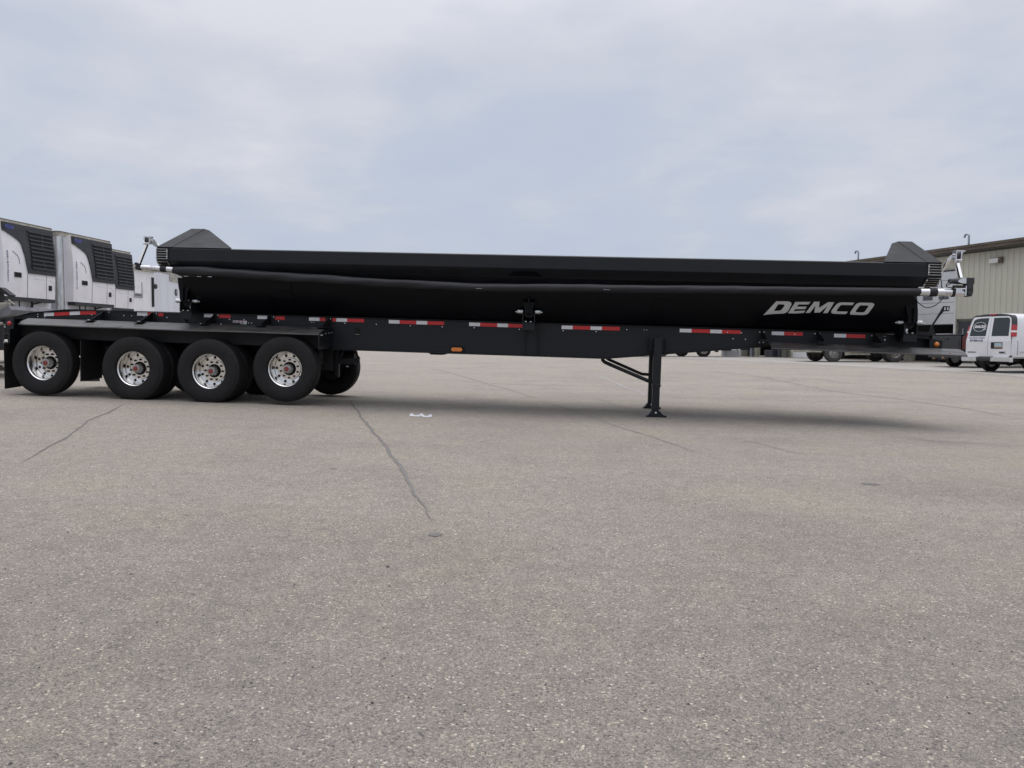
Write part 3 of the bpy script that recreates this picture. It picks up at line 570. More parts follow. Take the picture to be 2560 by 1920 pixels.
# hinge stations: bracket on the frame, tub foot, pins
def hinge(uc, wb, foot, endside=0):
    m_ = MB().box((uc - .10, .315, wb - .11), (uc + .10, .335, wb - .015)).box((uc - .10, .32, wb - .016), (uc + .10, .70, wb - .002))
    h = tb('hinge_bracket', 'black', m_)
    tb('bracket_slot', 'hole', MB().box((uc - .057, .3125, wb - .078), (uc - .045, .3145, wb - .045)).box((uc + .041, .3125, wb - .078), (uc + .053, .3145, wb - .045)), h)
    m_ = MB()
    for du in (-.10, .085): m_.prism([(.30, wb), (.66, wb), (.60, wb + .12), (.50, wb + .205), (.35, wb + .205), (.30, wb + .15)], 0, uc + du, uc + du + .014)
    m_.box((uc - .10, .30, wb), (uc + .10, .66, wb + .012)); tb('hinge_cheek', 'black', m_, h)
    # half-moon saddle
    ar = [(uc + .085 * cos(a), wb + .16 + .075 * sin(a) * -1) for a in [pi * i / 10 for i in range(11)]]
    tb('hinge_saddle', 'dark', MB().prism(ar + [(uc - .085, wb + .19), (uc + .085, wb + .19)][::-1], 1, .38, .42), h)
    tb('tub_foot', 'tub', MB().prism(foot, 1, .235, .30).prism([(uc - .012, wb + .17), (uc + .012, wb + .17), (uc + .012, wb + .40), (uc - .012, wb + .40)], 1, .20, .235), h)
    for sg in (-1, 1):
        m_ = MB(); m_.tube([(uc + sg * .095, .37, wb + .18), (uc + sg * .10, .37, wb + .18), (uc + sg * .185, .37, wb + .18), (uc + sg * .19, .37, wb + .18)], [.03, .036, .036, .028], 16)
        m_.tube([(uc + sg * .188, .37, wb + .175), (uc + sg * .215, .37, wb + .175)], .014, 10)
        tb('hinge_pin', 'zinc', m_, h, 40)
    m_ = MB()
    for du in (-.045, .035): m_.bbox((uc + du - .015, .315, wb + .012), (uc + du + .013, .345, wb + .028), .005)
    tb('hinge_bolt', 'zinc', m_, h)
hinge(.20, 1.445, [(.10, 1.77), (.30, 1.77), (.268, 1.70), (.262, 1.60), (.138, 1.60), (.132, 1.70)])
hinge(-5.52, 1.474, [(-5.62, 2.03), (-5.36, 2.03), (-5.39, 1.93), (-5.45, 1.80), (-5.465, 1.66), (-5.58, 1.66), (-5.59, 1.80), (-5.61, 1.9)])
hinge(6.08, 1.432, [(5.92, 1.98), (6.12, 1.98), (6.14, 1.80), (6.15, 1.62), (6.02, 1.62), (5.995, 1.72), (5.96, 1.86)])
tb('hinge_pin', 'zinc', MB().tube([(6.14, .40, 1.735), (6.205, .40, 1.735)], .024, 14), smooth=40)
tb('hydraulic_hose', 'dark', MB().tube([(6.11, .4, 1.86), (6.135, .4, 1.81), (6.155, .4, 1.77), (6.19, .4, 1.745)], .014, 8))
tb('frame_gusset', 'dark', MB().prism([(-5.76, 1.35), (-5.70, 1.35), (-5.62, 1.25), (-5.60, 1.19), (-5.70, 1.19), (-5.71, 1.26)], 1, .60, .65))
# the tub end leg at the front (dark, lower) and clutter beside it
tb('dump_cylinder', 'dark', MB().tube([(6.28, 1.25, 1.3), (6.30, 1.1, 1.9)], .07, 16), smooth=40)
tb('dump_cylinder', 'dark', MB().tube([(-5.80, 1.25, 1.35), (-5.76, 1.2, 1.75)], .07, 16), smooth=40)
tb('nose_clutter', 'dark', MB().box((6.30, .8, 1.44), (6.62, 1.5, 1.49)).bar((6.28, .7, 1.45), (6.24, .7, 1.72), .05, .05, (0, 1, 0)).bar((6.42, 1.2, 1.47), (6.30, 1.0, 1.7), .02, .02, (0, 1, 0)))
# hose hanger rising at the nose
hv = 1.3
def plate(name, outline, holes, v0, th, m, parent=None):
    bm = bmesh.new()
    for lp in [outline] + holes:
        vs = [bm.verts.new((x, v0, z)) for x, z in lp]
        for i in range(len(vs)): bm.edges.new((vs[i], vs[(i + 1) % len(vs)]))
    bmesh.ops.triangle_fill(bm, use_beauty=True, edges=bm.edges[:], normal=(0, 1, 0))
    bmesh.ops.solidify(bm, geom=bm.faces[:], thickness=th)
    me = bpy.data.meshes.new(name); bm.to_mesh(me); bm.free(); me.materials.append(M[m]); return link(name, me, parent or TR)
hh = plate('hose_hanger', [(6.765, 1.46), (6.87, 1.46), (6.855, 1.53), (6.825, 1.60), (6.925, 1.765), (6.985, 1.845), (7.066, 1.850), (7.078, 1.935), (6.972, 1.932), (6.90, 1.79), (6.80, 1.60)],
    [[(6.988, 1.912), (7.016, 1.914), (7.018, 1.875), (7.010, 1.862), (6.994, 1.866), (6.986, 1.88)], [(7.032, 1.915), (7.062, 1.916), (7.061, 1.878), (7.053, 1.865), (7.038, 1.866), (7.032, 1.88)]], hv, .012, 'black')
# side marker lamp on the web
sl = tb('marker_lamp', 'amber', MB().prism([(x, z) for x, z in arc(-.942, .980, .034, -90, 90, 8) + arc(-1.062, .980, .034, 90, 270, 8)], 1, .632, .655)); bv = sl.modifiers.new('b', 'BEVEL'); bv.width = .008; bv.segments = 2
tb('lamp_hood', 'black', MB().box((-1.11, .615, 1.028), (-.885, .66, 1.034)).box((-.892, .62, .93), (-.885, .66, 1.018)), sl)
tb('lamp_bezel', 'dark', MB().prism([(x, z) for x, z in arc(-.942, .980, .042, -90, 90, 8) + arc(-1.062, .980, .042, 90, 270, 8)], 1, .645, .658), sl)
# nose corner box with amber lamp
nb = tb('nose_corner_box', 'black', MB().prism([(6.455, 1.225), (6.645, 1.225), (6.645, 1.355), (6.45, 1.37)], 1, .5, .55).prism([(5.98, 1.395), (6.25, 1.395), (6.64, 1.36), (6.45, 1.37), (6.1, 1.39)], 1, .5, .9))
tb('nose_plate', 'black', MB().bbox((6.03, .54, 1.31), (6.27, .56, 1.415), .008).box((6.27, .64, 1.38), (6.50, .66, 1.43)))
lm = tb('marker_lamp', 'amber', MB().lathe([(.001, -.03), (.02, -.028), (.036, -.016), (.041, 0), (.041, .006)], 28, (6.556, .50, 1.292), 1), smooth=60)
tb('lamp_bezel', 'dark', MB().lathe([(.041, -.01), (.052, -.006), (.052, .004)], 28, (6.556, .50, 1.292), 1), lm, 60)
tb('marker_dot', 'redlens', MB().disc(.009, 0, 12, (6.53, -.012, 1.158), 1, .003))
# gussets holding the mudguards
def gusset(u, sg=-1):
    g = tb('fender_gusset', 'black', MB().prism([(.655, 1.44), (.655, 1.30), (.28, 1.277), (.28, 1.287), (.33, 1.30), (.62, 1.44)], 0, u - .006, u + .006))
    tb('gusset_edge', 'black', MB().bar((u, .65, 1.44), (u, .30, 1.293), .02, .006, (1, 0, 0)).box((u - .10, .25, 1.274), (u + .06, .60, 1.281)), g)
    return g
for u in (-7.17, -6.30, -5.185, -4.21, -3.175, 3.93, 4.80, 5.66): gusset(u)
# mudguards: two pieces over the rear wheels, one long one at the nose
def fender(u0, u1, w_in, w_mid, w_out, seed, slope=0, tl=0, tr=0):
    rd = random.Random(seed); m_ = MB(); K = 26; row = []
    for i in range(K + 1):
        t = i / K; u = u0 + (u1 - u0) * t; s_ = slope * (u - u0); wv = .006 * sin(u * 4.3 + seed) ; wv2 = .005 * sin(u * 3.1 + 1.3 * seed)
        oo = 0.0 + (.14 * (1 - t / .12) if tl and t < .12 else 0) + (.14 * ((t - .9) / .1) if tr and t > .9 else 0)
        pts = [(u, .62, w_in + s_ + .004), (u, .40, w_in + s_ + wv * .5), (u, .215, w_mid + s_ + wv), (u, .205, w_mid + s_ - .007 + wv * .6), (u, oo + .004, w_out + s_ + wv2 * .6), (u, oo, w_out + s_ - .012 + wv2 * .6)]
        n = len(pts); m_.v += pts
        m_.v += [(p[0], p[1] + .006, p[2] - .008) for p in pts]; 
    st_ = 12
    for i in range(K):
        for j in range(5):
            a = i * st_ + j; m_.f.append((a, a + 1, a + st_ + 1, a + st_)); m_.f.append((a + 6, a + st_ + 6, a + st_ + 7, a + 7))
        a = i * st_; m_.f += [(a + 5, a + 11, a + st_ + 11, a + st_ + 5), (a, a + st_, a + st_ + 6, a + 6)]
    return tb('mudguard', 'fender', m_)
fender(-8.36, -6.505, 1.292, 1.236, 1.188, 1, -.004, tl=1)
fender(-6.50, -3.14, 1.284, 1.232, 1.174, 2, -.001)
fender(3.97, 6.86, 1.250, 1.206, 1.160, 5, -.009, tl=1, tr=1)
tb('mudguard_bracket', 'black', MB().prism([(.0, 1.165), (.0, .915), (.62, .94), (.62, 1.28), (.4, 1.275), (.2, 1.225)], 0, -3.128, -3.118).box((-3.14, .0, .915), (-3.118, .012, 1.165)))
m_ = MB()
for v_, z in ((.03, 1.15), (.08, 1.15), (.25, 1.175), (.42, 1.19), (.56, 1.2)): m_.disc(.009, 0, 8, (-3.105, v_, z), 0, .006)
tb('bracket_rivets', 'bolt', m_)
m_ = MB()
for u, v_, z in ((-7.22, .3, 1.29), (-7.19, .28, 1.29), (-6.34, .3, 1.29), (-6.30, .28, 1.29), (-5.25, .3, 1.285), (-4.9, .3, 1.285)): m_.lathe([(.001, .008), (.01, .006), (.012, 0)], 8, (u, v_, z), 2)
tb('mudguard_bolts', 'bolt', m_)
# back end: light plate, inner skirt, flaps
tb('rear_light_plate', 'black', MB().bbox((-8.485, .02, 1.10), (-8.345, .04, 1.275), .008))
tb('tail_lamp', 'redlens', MB().lathe([(.001, -.022), (.02, -.02), (.032, -.012), (.038, 0), (.038, .004)], 28, (-8.415, .02, 1.195), 1), smooth=60)
tb('rear_crossbeam', 'black', MB().box((-8.52, .02, 1.27), (-8.40, W2 - .02, 1.285)).prism([(-8.5, 1.28), (-9.05, 1.24), (-9.07, 1.19), (-8.5, 1.19)], 1, .7, 1.9).box((-8.51, .10, .86), (-8.47, W2 - .1, 1.27)))
tb('flap_hanger', 'alud', MB().tube([(-8.515, .02, .877), (-8.515, .09, .875)], .011, 8).tube([(-8.515, .30, .878), (-8.515, .38, .878)], .009, 8))
tb('mud_flap', 'flap', MB().prism([(0, .865), (.60, .875), (.60, .13), (.02, .10)], 0, -8.505, -8.495))
tb('mud_flap', 'flap', MB().prism([(0.02, .95), (.60, .95), (.60, .30), (.03, .27)], 0, -7.175, -7.165))
tb('mud_flap', 'flap', MB().prism([(W2 - .6, .875), (W2, .865), (W2, .10), (W2 - .6, .13)], 0, -8.505, -8.495))
tb('inner_skirt', 'dark', MB().prism([(-8.47, 1.26), (-8.47, .99), (-7.2, .955), (-4.2, .95), (-3.15, .93), (-3.15, 1.26)], 1, .36, .37))
tb('added_dark_beams', 'dark', MB().box((-8.2, .95, .66), (-3.35, 1.02, 1.0)).box((-8.2, 1.6, .60), (-3.35, 1.67, 1.0)))  # dark boxes added to block the light showing between the tyres
tb('air_tanks', 'dark', MB().tube([(-7.2, .85, .80), (-7.0, .85, .80), (-6.7, .85, .80)], .12, 16).tube([(-2.9, 1.3, .78), (-3.3, 1.3, .78)], .13, 16))
# running gear
AX = [(-7.854, .553, 0), (-6.275, .51, 1), (-4.983, .51, 1), (-3.703, .588, 0)]
for u, z, du in AX:
    tb('axle', 'dark', MB().tube([(u, .3, z), (u, W2 - .3, z)], .07, 16), smooth=40)
    tb('axle_beam', 'dark', MB().bar((u - .5, .75, .80), (u + .05, .75, z - .02), .08, .12).bar((u - .5, 1.84, .80), (u + .05, 1.84, z - .02), .08, .12).box((u - .56, .70, .70), (u - .44, .80, .95)).box((u - .56, 1.79, .70), (u - .44, 1.89, .95)))
    m_ = MB()
    for v_ in (.86, 1.73): m_.lathe([(.001, z + .02), (.10, z + .02), (.13, z + .07), (.11, z + .13), (.13, z + .2), (.12, z + .3), (.001, z + .31)], 20, (u + .28, v_, 0), 2)
    tb('air_spring', 'dark', m_, smooth=40)
tb('lift_linkage', 'black', MB().box((-3.16, .92, .44), (-3.09, .98, .92)))
tb('lift_linkage', 'black', MB().bar((-3.12, .95, .70), (-2.735, .95, .745), .05, .085, (0, 0, 1)))
tb('lift_linkage', 'black', MB().box((-2.79, .93, .53), (-2.745, .98, .72)))
tb('lift_linkage', 'black', MB().bar((-2.85, .97, .92), (-2.74, .97, .76), .03, .03))
tb('lift_linkage', 'black', MB().bar((-3.02, .97, .92), (-3.10, .97, .72), .03, .04))
tb('lift_hanger', 'dark', MB().box((-3.32, .80, .55), (-3.16, .86, .95)))
tb('linkage_tab', 'alud', MB().prism([(-2.98, .632), (-2.93, .642), (-2.915, .622), (-2.94, .612)], 1, .93, .94))

# wheel meshes (built once, face at y=0, wheel extends to +y)
RAD = .533
tyre_p = [(.288, .03), (.300, .012), (.33, .004), (.40, -.002), (.455, 0), (.478, .006), (.482, .014), (.50, .018), (.518, .026), (.5295, .038), (RAD, .055)]
gr = []
for i in range(5):
    y = .075 + i * .034
    gr += [(RAD, y - .006), (RAD - .012, y - .003), (RAD - .012, y + .003), (RAD, y + .006)]
tyre_p += gr + [(RAD, .225), (.5295, .242), (.518, .254), (.50, .262), (.455, .28), (.40, .282), (.33, .276), (.288, .25), (.275, .14)]
tyreM = MB().lathe(tyre_p, 96, close=True).mesh('tyre', 35); tyreM.materials.append(M['rubber'])
rim_p = [(.288, .10), (.303, .03), (.305, .022), (.302, .015), (.297, .017), (.291, .028), (.288, .05), (.284, .062), (.272, .070), (.266, .080), (.262, .12), (.256, .18), (.2575, .225), (.2565, .242), (.2530, .255), (.2478, .2603)]
barrelM = MB().lathe(rim_p, 96).mesh('rim_barrel', 35); barrelM.materials.append(M['barrel'])
rb = MB()
def zprof(r): return .262 - .002 * max(0, min(1, (r - .19) / .05))
NH = 10; rc = .2205; ra = .0240; NP = 40
for k in range(NH):
    th0 = 2 * pi * k / NH; lo, hi = th0 - pi / NH, th0 + pi / NH; r0, r1 = .19, .2480; c0 = (rc * cos(th0), rc * sin(th0))
    bd = []
    q = NP // 4
    for i in range(q): bd.append((r0, lo + (hi - lo) * i / q))
    for i in range(q): bd.append((r0 + (r1 - r0) * i / q, hi))
    for i in range(q): bd.append((r1, hi - (hi - lo) * i / q))
    for i in range(q): bd.append((r1 - (r1 - r0) * i / q, lo))
    bd = [(r * cos(t), r * sin(t)) for r, t in bd]; rings = []
    for s_ in (0, .35, .7, 1):
        rg = []
        for x, y in bd:
            dx, dy = x - c0[0], y - c0[1]; d = sqrt(dx * dx + dy * dy); hx, hy = c0[0] + dx / d * ra, c0[1] + dy / d * ra
            X, Y = x + (hx - x) * s_, y + (hy - y) * s_; rg.append((X, zprof(sqrt(X * X + Y * Y)), Y))
        rings.append(rg)
    rings.append([(x, y + .02, z) for x, y, z in rings[-1]])
    o = len(rb.v)
    for rg in rings: rb.v += rg
    for i in range(len(rings) - 1):
        for j in range(NP): rb.f.append((o + i * NP + j, o + i * NP + (j + 1) % NP, o + (i + 1) * NP + (j + 1) % NP, o + (i + 1) * NP + j))
# flange ring with bore
rb.lathe([(.19, .262), (.1865, .268)], 96)
rb.lathe([(.1865, .268), (.1860, .246), (.183, .243), (.112, .243), (.110, .27)], 96)
rimM = rb.mesh('rim', 30); rimM.materials.append(M['chrome'])
hubM = MB().lathe([(.082, .30), (.080, .25), (.079, .20), (.076, .178), (.072, .172), (.068, .168), (.066, .13), (.066, .122), (.052, .12), (.050, .115), (.041, .114), (.0405, .118)], 24).mesh('hub', 40); hubM.materials.append(M['alud'])
capM = MB().lathe([(.0405, .118), (.040, .112), (.03, .109), (.001, .108)], 24).mesh('hub_cap', 40); capM.materials.append(M['redcap'])
lg = MB()
for k in range(10):
    a = 2 * pi * (k + .5) / 10; x, z = .148 * cos(a), .148 * sin(a)
    lg.lathe([(.001, .212), (.010, .213), (.0165, .218), (.0175, .225), (.0185, .235), (.019, .244)], 6, (x, 0, z), 1)
lugM = lg.mesh('lug_nut'); M['lug'] = mat('lug_nut_cover', (.022, .02, .018), .35, .5); lugM.materials.append(M['lug'])
backM = MB().lathe([(.29, .255), (.2, .30), (.001, .30)], 32).mesh('brake_drum', 40); backM.materials.append(M['dark'])
dk = MB().lathe([(.30, .10), (.001, .12)], 32).mesh('plain_disc'); dk.materials.append(M['dark'])
outerrim = MB().lathe([(.288, .03), (.30, .02), (.285, .05), (.262, .08), (.25, .17), (.12, .17), (.10, .12), (.001, .12)], 32).mesh('plain_rim', 40); outerrim.materials.append(M['dark'])
def wheel(u, z, v, near=True, rot=0, first=True):
    e_ = sub('wheel', TR, (u, v, z)); e_.rotation_euler = (0, rot, 0)
    if not near: e_.rotation_euler = (0, 0, pi)
    link('tyre', tyreM, e_)
    if near and first:
        for nm, me in (('rim', rimM), ('rim_barrel', barrelM), ('hub', hubM), ('hub_cap', capM), ('lug_nuts', lugM), ('brake_drum', backM)): link(nm, me, e_, kind='stuff' if nm == 'lug_nuts' else None)
    elif first: link('rim', outerrim, e_)
    link('inner_disc', dk, e_) if not (near and first) else None
for k, (u, z, du) in enumerate(AX):
    wheel(u, z, 0, True, [.25, .1, .33, .02][k]); 
    if du: wheel(u, z, .335, True, 0, False)
    wheel(u, z - (.04 if k == 3 else 0), W2, False)
    if du: wheel(u, z, W2 - .335, False, 0, False)

# landing gear
def leg(v0, name='landing_leg', du=0):
    m_ = MB().bbox((2.208, v0, .50), (2.335, v0 + .115, 1.258), .008); m_.bbox((2.214, v0 + .004, .10), (2.329, v0 + .111, .51), .008)
    m_.bbox((2.202, v0 - .006, .485), (2.341, v0 + .121, .52), .006)
    l = tb(name, 'black', m_)
    tb('leg_plate', 'black', MB().bbox((2.14, v0 + .115, 1.05), (2.42, v0 + .135, 1.285), .006).bbox((2.15, v0 + .05, 1.06), (2.165, v0 + .13, 1.27), .004).bbox((2.395, v0 + .05, 1.06), (2.41, v0 + .13, 1.27), .004), l)
    f = tb('foot', 'black', MB().prism([(2.135, .008), (2.45, .008), (2.44, .03), (2.40, .035), (2.335, .10), (2.21, .10), (2.16, .035), (2.135, .02)], 1, v0 - .02, v0 + .14).box((2.125, v0 - .04, 0), (2.445, v0 + .16, .01)), l)
    tb('foot_pin', 'bolt', MB().disc(.016, 0, 12, (2.275, v0 - .025, .075), 1, .008), f)
    tb('plate_hole', 'hole', MB().disc(.012, 0, 10, (2.37, v0 + .113, 1.225), 1, .003), l)
    l.location.x = du
    return l
leg(.41); leg(W2 - .41 - .115, du=.08)
def brace(v0, v1):
    a, c = (1.43, v0, .862), (2.27, v1, .585)
    m_ = MB().tube([(1.412, v0, .925), (1.415, v0, .875), (1.45, v0, .845), (1.53, v0, .81)], .03, 14); m_.tube([(1.52, v0, .815), (2.10, v1, .59), (2.15, v1, .57), (2.24, v1, .56)], .03, 14)
    tb('leg_brace', 'black', m_, smooth=50)
brace(.80, .56)
tb('leg_brace', 'black', MB().tube([(1.50, 1.95, .93), (1.51, 1.95, .895), (1.56, 1.95, .865), (2.10, 2.02, .645), (2.16, 2.03, .622), (2.30, 2.03, .615)], .028, 14), smooth=50)
tb('leg_cross_shaft', 'dark', MB().tube([(2.27, .5, 1.0), (2.27, 2.1, 1.0)], .02, 10))

# plastic litter
mb = MB(); rd = random.Random(3); nx_, ny_ = 14, 6
for j in range(ny_ + 1):
    for i in range(nx_ + 1):
        s_, t = i / nx_, j / ny_; x = -1.50 + .33 * s_; y = 11.36 + .10 * t + .03 * sin(6 * s_)
        ed = min(s_, 1 - s_); h = .012 + .035 * (math.exp(-((s_ - .52) / .09) ** 2) + .9 * math.exp(-((s_ - .08) / .07) ** 2) + .9 * math.exp(-((s_ - .93) / .06) ** 2)) * sin(pi * min(1, t * .8 + .2)) + rd.uniform(-.006, .006)
        mb.v.append((x, y, gz(x, y) + max(.003, h * (1 if 0 < j < ny_ else .25))))
mb.f = [(j * (nx_ + 1) + i, j * (nx_ + 1) + i + 1, (j + 1) * (nx_ + 1) + i + 1, (j + 1) * (nx_ + 1) + i) for j in range(ny_) for i in range(nx_)]
tag(mb.build('plastic_scrap', 'litter', smooth=60), 'crumpled scrap of white plastic lying on the asphalt in front of the dump trailer', 'litter')

# ================================================================== background
def place(x, y, ang, z=None): return Matrix.Translation((x, y, gz(x, y) if z is None else z)) @ Matrix.Rotation(ang, 4, 'Z')

# ------------------------------------------------------------------ refrigerated trailers parked nose-on at the left
# local axes: x = across the nose (towards far), y = back along the trailer (away from the nose), z up. The noses look to +x of the lot.
def reefer(px, py, label, number, ang=radians(90 - 8), z0=.2, logo=True):
    # columns: X axis runs along the nose away from the camera, Y axis runs back (to the left)
    T_ = Matrix.Translation((px, py, z0)) @ Matrix.Rotation(ang, 4, 'Z')
    R = thing('refrigerated_trailer', T_, label, 'trailer', 'refrigerated trailers parked side by side')
    def p(name, m, mb, par=None, smooth=None): return mb.build(name, m, par or R, smooth)
    WT = 2.55; HT = 4.02
    # plan outline with rounded nose corners; nose at y=0
    rr = .16
    pl = [(WT / 2 - rr + rr * sin(a), rr - rr * cos(a)) for a in [pi / 2 * i / 6 for i in range(7)]]
    pl = pl + [(WT / 2, 15.5), (-WT / 2, 15.5)] + [(-x, y) for x, y in pl[::-1]]
    p('body', 'whiteside', MB().prism(pl, 2, 1.15, HT - .14))
    pl2 = [(x * 1.012, y * 1.01 - .012) for x, y in pl]
    p('top_rail', 'cream', MB().prism(pl2, 2, HT - .14, HT - .01))
    p('roof_edge', 'brown', MB().prism([(x * 1.006, y - .012) for x, y in pl2], 2, HT - .01, HT + .012))
    for sg in (-1, 1):
        co = [(sg * (WT / 2 - rr + (rr + .008) * sin(a)), rr - (rr + .008) * cos(a)) for a in [pi / 2 * (.12 + .80 * i / 6) for i in range(7)]]
        m_ = MB(); m_.v = [(x, y, z) for x, y in co for z in (1.2, HT - .14)]; m_.f = [(2 * i, 2 * i + 1, 2 * i + 3, 2 * i + 2) for i in range(6)]
        p('corner_post', 'steelskin', m_, None, 60)
        m_ = MB(); x0 = sg * (WT / 2 - .17)
        m_.box((x0 - .012, -.008, 1.2), (x0 + .012, 0, HT - .14)); p('corner_trim', 'alud', m_)
    rv = MB()
    for i in range(34):
        for sg in (-1, 1): rv.disc(.008, 0, 6, (sg * (WT / 2 - .13), -.002, 1.3 + i * .078), 1, .004)
    o = p('rivets', 'seam', rv); o['kind'] = 'stuff'
    m_ = MB().lathe([(.001, -.05), (.03, -.04), (.035, 0)], 12, (-.45, 0, HT - .10), 1); p('clearance_lamp', 'dark', m_)
    # unit housing
    U = .985; zb, zt = 1.97, HT - .11
    def sect(z):   # half outline, belly bulges forward
        t = (z - zb) / (zt - zb); d = .25 + .03 * sin(pi * min(1, t * 1.2)) - (.05 * max(0, (t - .55) / .45) ** 1.5)
        return d
    def hull(x0, x1, z0, z1, off, nx=10, nz=8):
        m_ = MB()
        for j in range(nz + 1):
            z = z0 + (z1 - z0) * j / nz
            for i in range(nx + 1):
                x = x0 + (x1 - x0) * i / nx; e_ = max(0, (abs(x) - (U - .09)) / .09); m_.v.append((x, -(sect(z) - .05 * e_ ** 2 + off), z))
        n = nx + 1
        m_.f = [(j * n + i, j * n + i + 1, (j + 1) * n + i + 1, (j + 1) * n + i) for j in range(nz) for i in range(nx)]
        return m_
    m_ = hull(-U, U, zb, zt, 0, 24, 14); n0 = len(m_.v)
    # sides, top and bottom back to the nose wall
    for j in range(15):
        z = zb + (zt - zb) * j / 14; m_.v += [(-U, 0, z), (U, 0, z)]
    for j in range(14):
        a = n0 + 2 * j; m_.f += [(j * 25, (j + 1) * 25, a + 2, a), (j * 25 + 24, a + 1, a + 3, (j + 1) * 25 + 24)]
    m_.f += [tuple(range(25)) + (n0 + 1, n0), tuple(range(14 * 25, 15 * 25)) + (n0 + 29, n0 + 28)]
    un = p('refrigeration_unit', 'white', m_, None, 40)
    # dark upper shroud: sweeps from the top edge down to the grille half
    def shroud_poly():
        return [(-U + .005, zt + .004), (-U + .005, zt - .22), (-.62, zt - .36), (-.44, zt - .45), (-.38, zt - .52), (-.30, zt - .78), (-.18, zt - 1.28), (U + .006, zt - 1.28), (U + .006, zt + .004)]
    sp = shroud_poly(); bm = bmesh.new(); vs = [bm.verts.new((x, 0, z)) for x, z in sp]
    bm.faces.new(vs)
    for k in range(1, 30): bmesh.ops.bisect_plane(bm, geom=bm.verts[:] + bm.edges[:] + bm.faces[:], plane_co=(-U + k * 2 * U / 30, 0, 0), plane_no=(1, 0, 0))
    for k in range(1, 14): bmesh.ops.bisect_plane(bm, geom=bm.verts[:] + bm.edges[:] + bm.faces[:], plane_co=(0, 0, zt - k * .1), plane_no=(0, 0, 1))
    for v in bm.verts:
        e_ = max(0, (abs(v.co.x) - (U - .09)) / .09); v.co.y = -(sect(v.co.z) - .05 * e_ ** 2 + .014)
    bmesh.ops.solidify(bm, geom=bm.faces[:], thickness=-.02)
    me = bpy.data.meshes.new('shroud'); bm.to_mesh(me); bm.free(); me.materials.append(M['charcoal']); sh = link('shroud', me, R)
    # grille: recess, frame and slats
    gx0, gx1, gz0, gz1 = -.06, .84, zt - 1.12, zt - .14
    def py_(x, z, o): e_ = max(0, (abs(x) - (U - .09)) / .09); return -(sect(z) - .05 * e_ ** 2 + o)
    m_ = hull(gx0, gx1, gz0, gz1, .046, 6, 8); m_.build('grille_recess', 'hole', sh)
    nS = 9; pitch = (gz1 - gz0) / nS
    for i in range(nS + 1):
        z = gz0 + i * pitch; sl_ = MB(); a = .021
        x0 = -.10 + .05 * (1 - i / nS); x1 = .86
        for x in (x0, x0 + (x1 - x0) * .33, x0 + (x1 - x0) * .66, x1):
            y0 = py_(x, z, 0); sl_.v += [(x, y0 - .066, z - a * .9), (x, y0 - .030, z - a * 1.1), (x, y0 - .030, z + a * 1.1), (x, y0 - .060, z + a * .8)]
        sl_.f = [(q * 4 + r, q * 4 + (r + 1) % 4, (q + 1) * 4 + (r + 1) % 4, (q + 1) * 4 + r) for q in range(3) for r in range(4)] + [(0, 1, 2, 3), (12, 13, 14, 15)]
        sl_.build('slat', 'charcoal', sh)
    MB().add([(x, py_(x, z, o), z) for z in (gz0, gz1) for x, o in ((.40, .03), (.40, .058), (.44, .058), (.44, .03))], [(0, 1, 5, 4), (1, 2, 6, 5), (2, 3, 7, 6)]).build('grille_mullion', 'charcoal', sh)
    m_ = MB()
    for (x, z), (x2, z2) in zip([(-.17, zt - .10), (-.12, zt - 1.05), (-.05, zt - 1.17), (.9, zt - 1.19)], [(-.12, zt - 1.05), (-.05, zt - 1.17), (.9, zt - 1.19), (.93, zt - 1.1)]):
        m_.bar((x, py_(x, z, .02), z), (x2, py_(x2, z2, .02), z2), .02, .03, (0, 1, 0))
    m_.build('grille_frame', 'dark', sh)
    # panel seams on the white doors
    def vseam(x, z0, z1, w_=.010):
        m_ = MB(); nz = 8
        for j in range(nz + 1):
            z = z0 + (z1 - z0) * j / nz; m_.v += [(x - w_, py_(x, z, .0035), z), (x + w_, py_(x, z, .0035), z)]
        m_.f = [(2 * j, 2 * j + 1, 2 * j + 3, 2 * j + 2) for j in range(nz)]; m_.build('panel_seam', 'seam', un)
    vseam(-.185, zb, zt - 1.29); vseam(.555, zb, zt - 1.29, .008)
    for pts in ([(-.02, zt - 1.44), (.03, zt - 1.40), (.42, zt - 1.40), (.46, zt - 1.42)], [(.63, zt - 1.40), (.80, zt - 1.43), (.88, zt - 1.50), (.90, zt - 1.68)], [(-.72, zt - .74), (-.55, zt - .83), (-.50, zt - .9), (-.47, zt - 1.05)]):
        m_ = MB()
        for (x, z), (x2, z2) in zip(pts, pts[1:]): m_.bar((x, py_(x, z, .001), z), (x2, py_(x2, z2, .001), z2), .012, .016, (0, 1, 0))
        m_.build('moulded_crease', 'seam' if pts[0][0] < -.5 else 'white', un)
    for x0, z0, w_, h_ in ((-.68, zb + .52, .26, .135), (.645, zb + .24, .13, .145)):
        m_ = MB().bbox((x0, py_(x0, z0, .008) - .012, z0), (x0 + w_, py_(x0, z0, -.02), z0 + h_), .012)
        hd = m_.build('recessed_handle', 'charcoal', un); MB().box((x0 + w_ * .12, py_(x0, z0, .0215), z0 + h_ * .12), (x0 + w_ * .88, py_(x0, z0, .018), z0 + h_ * .88)).build('latch', 'hole', hd)
    p('drip_tray', 'charcoal', MB().prism([(-U + .03, -.24), (U - .03, -.24), (U - .03, 0), (-U + .03, 0)], 2, zb - .10, zb - .001), un)
    m_ = MB()
    for x in (-.62, -.36, .1, .15): m_.tube([(x, -.15, zb - .08), (x + .01, -.14, zb - .25), (x - .04, -.02, zb - .42)], .018, 8)
    m_.tube([(.45, -.2, zb - .09), (.22, -.1, zb - .16), (.18, -.02, zb - .3)], .022, 8)
    p('drain_hoses', 'dark', m_)
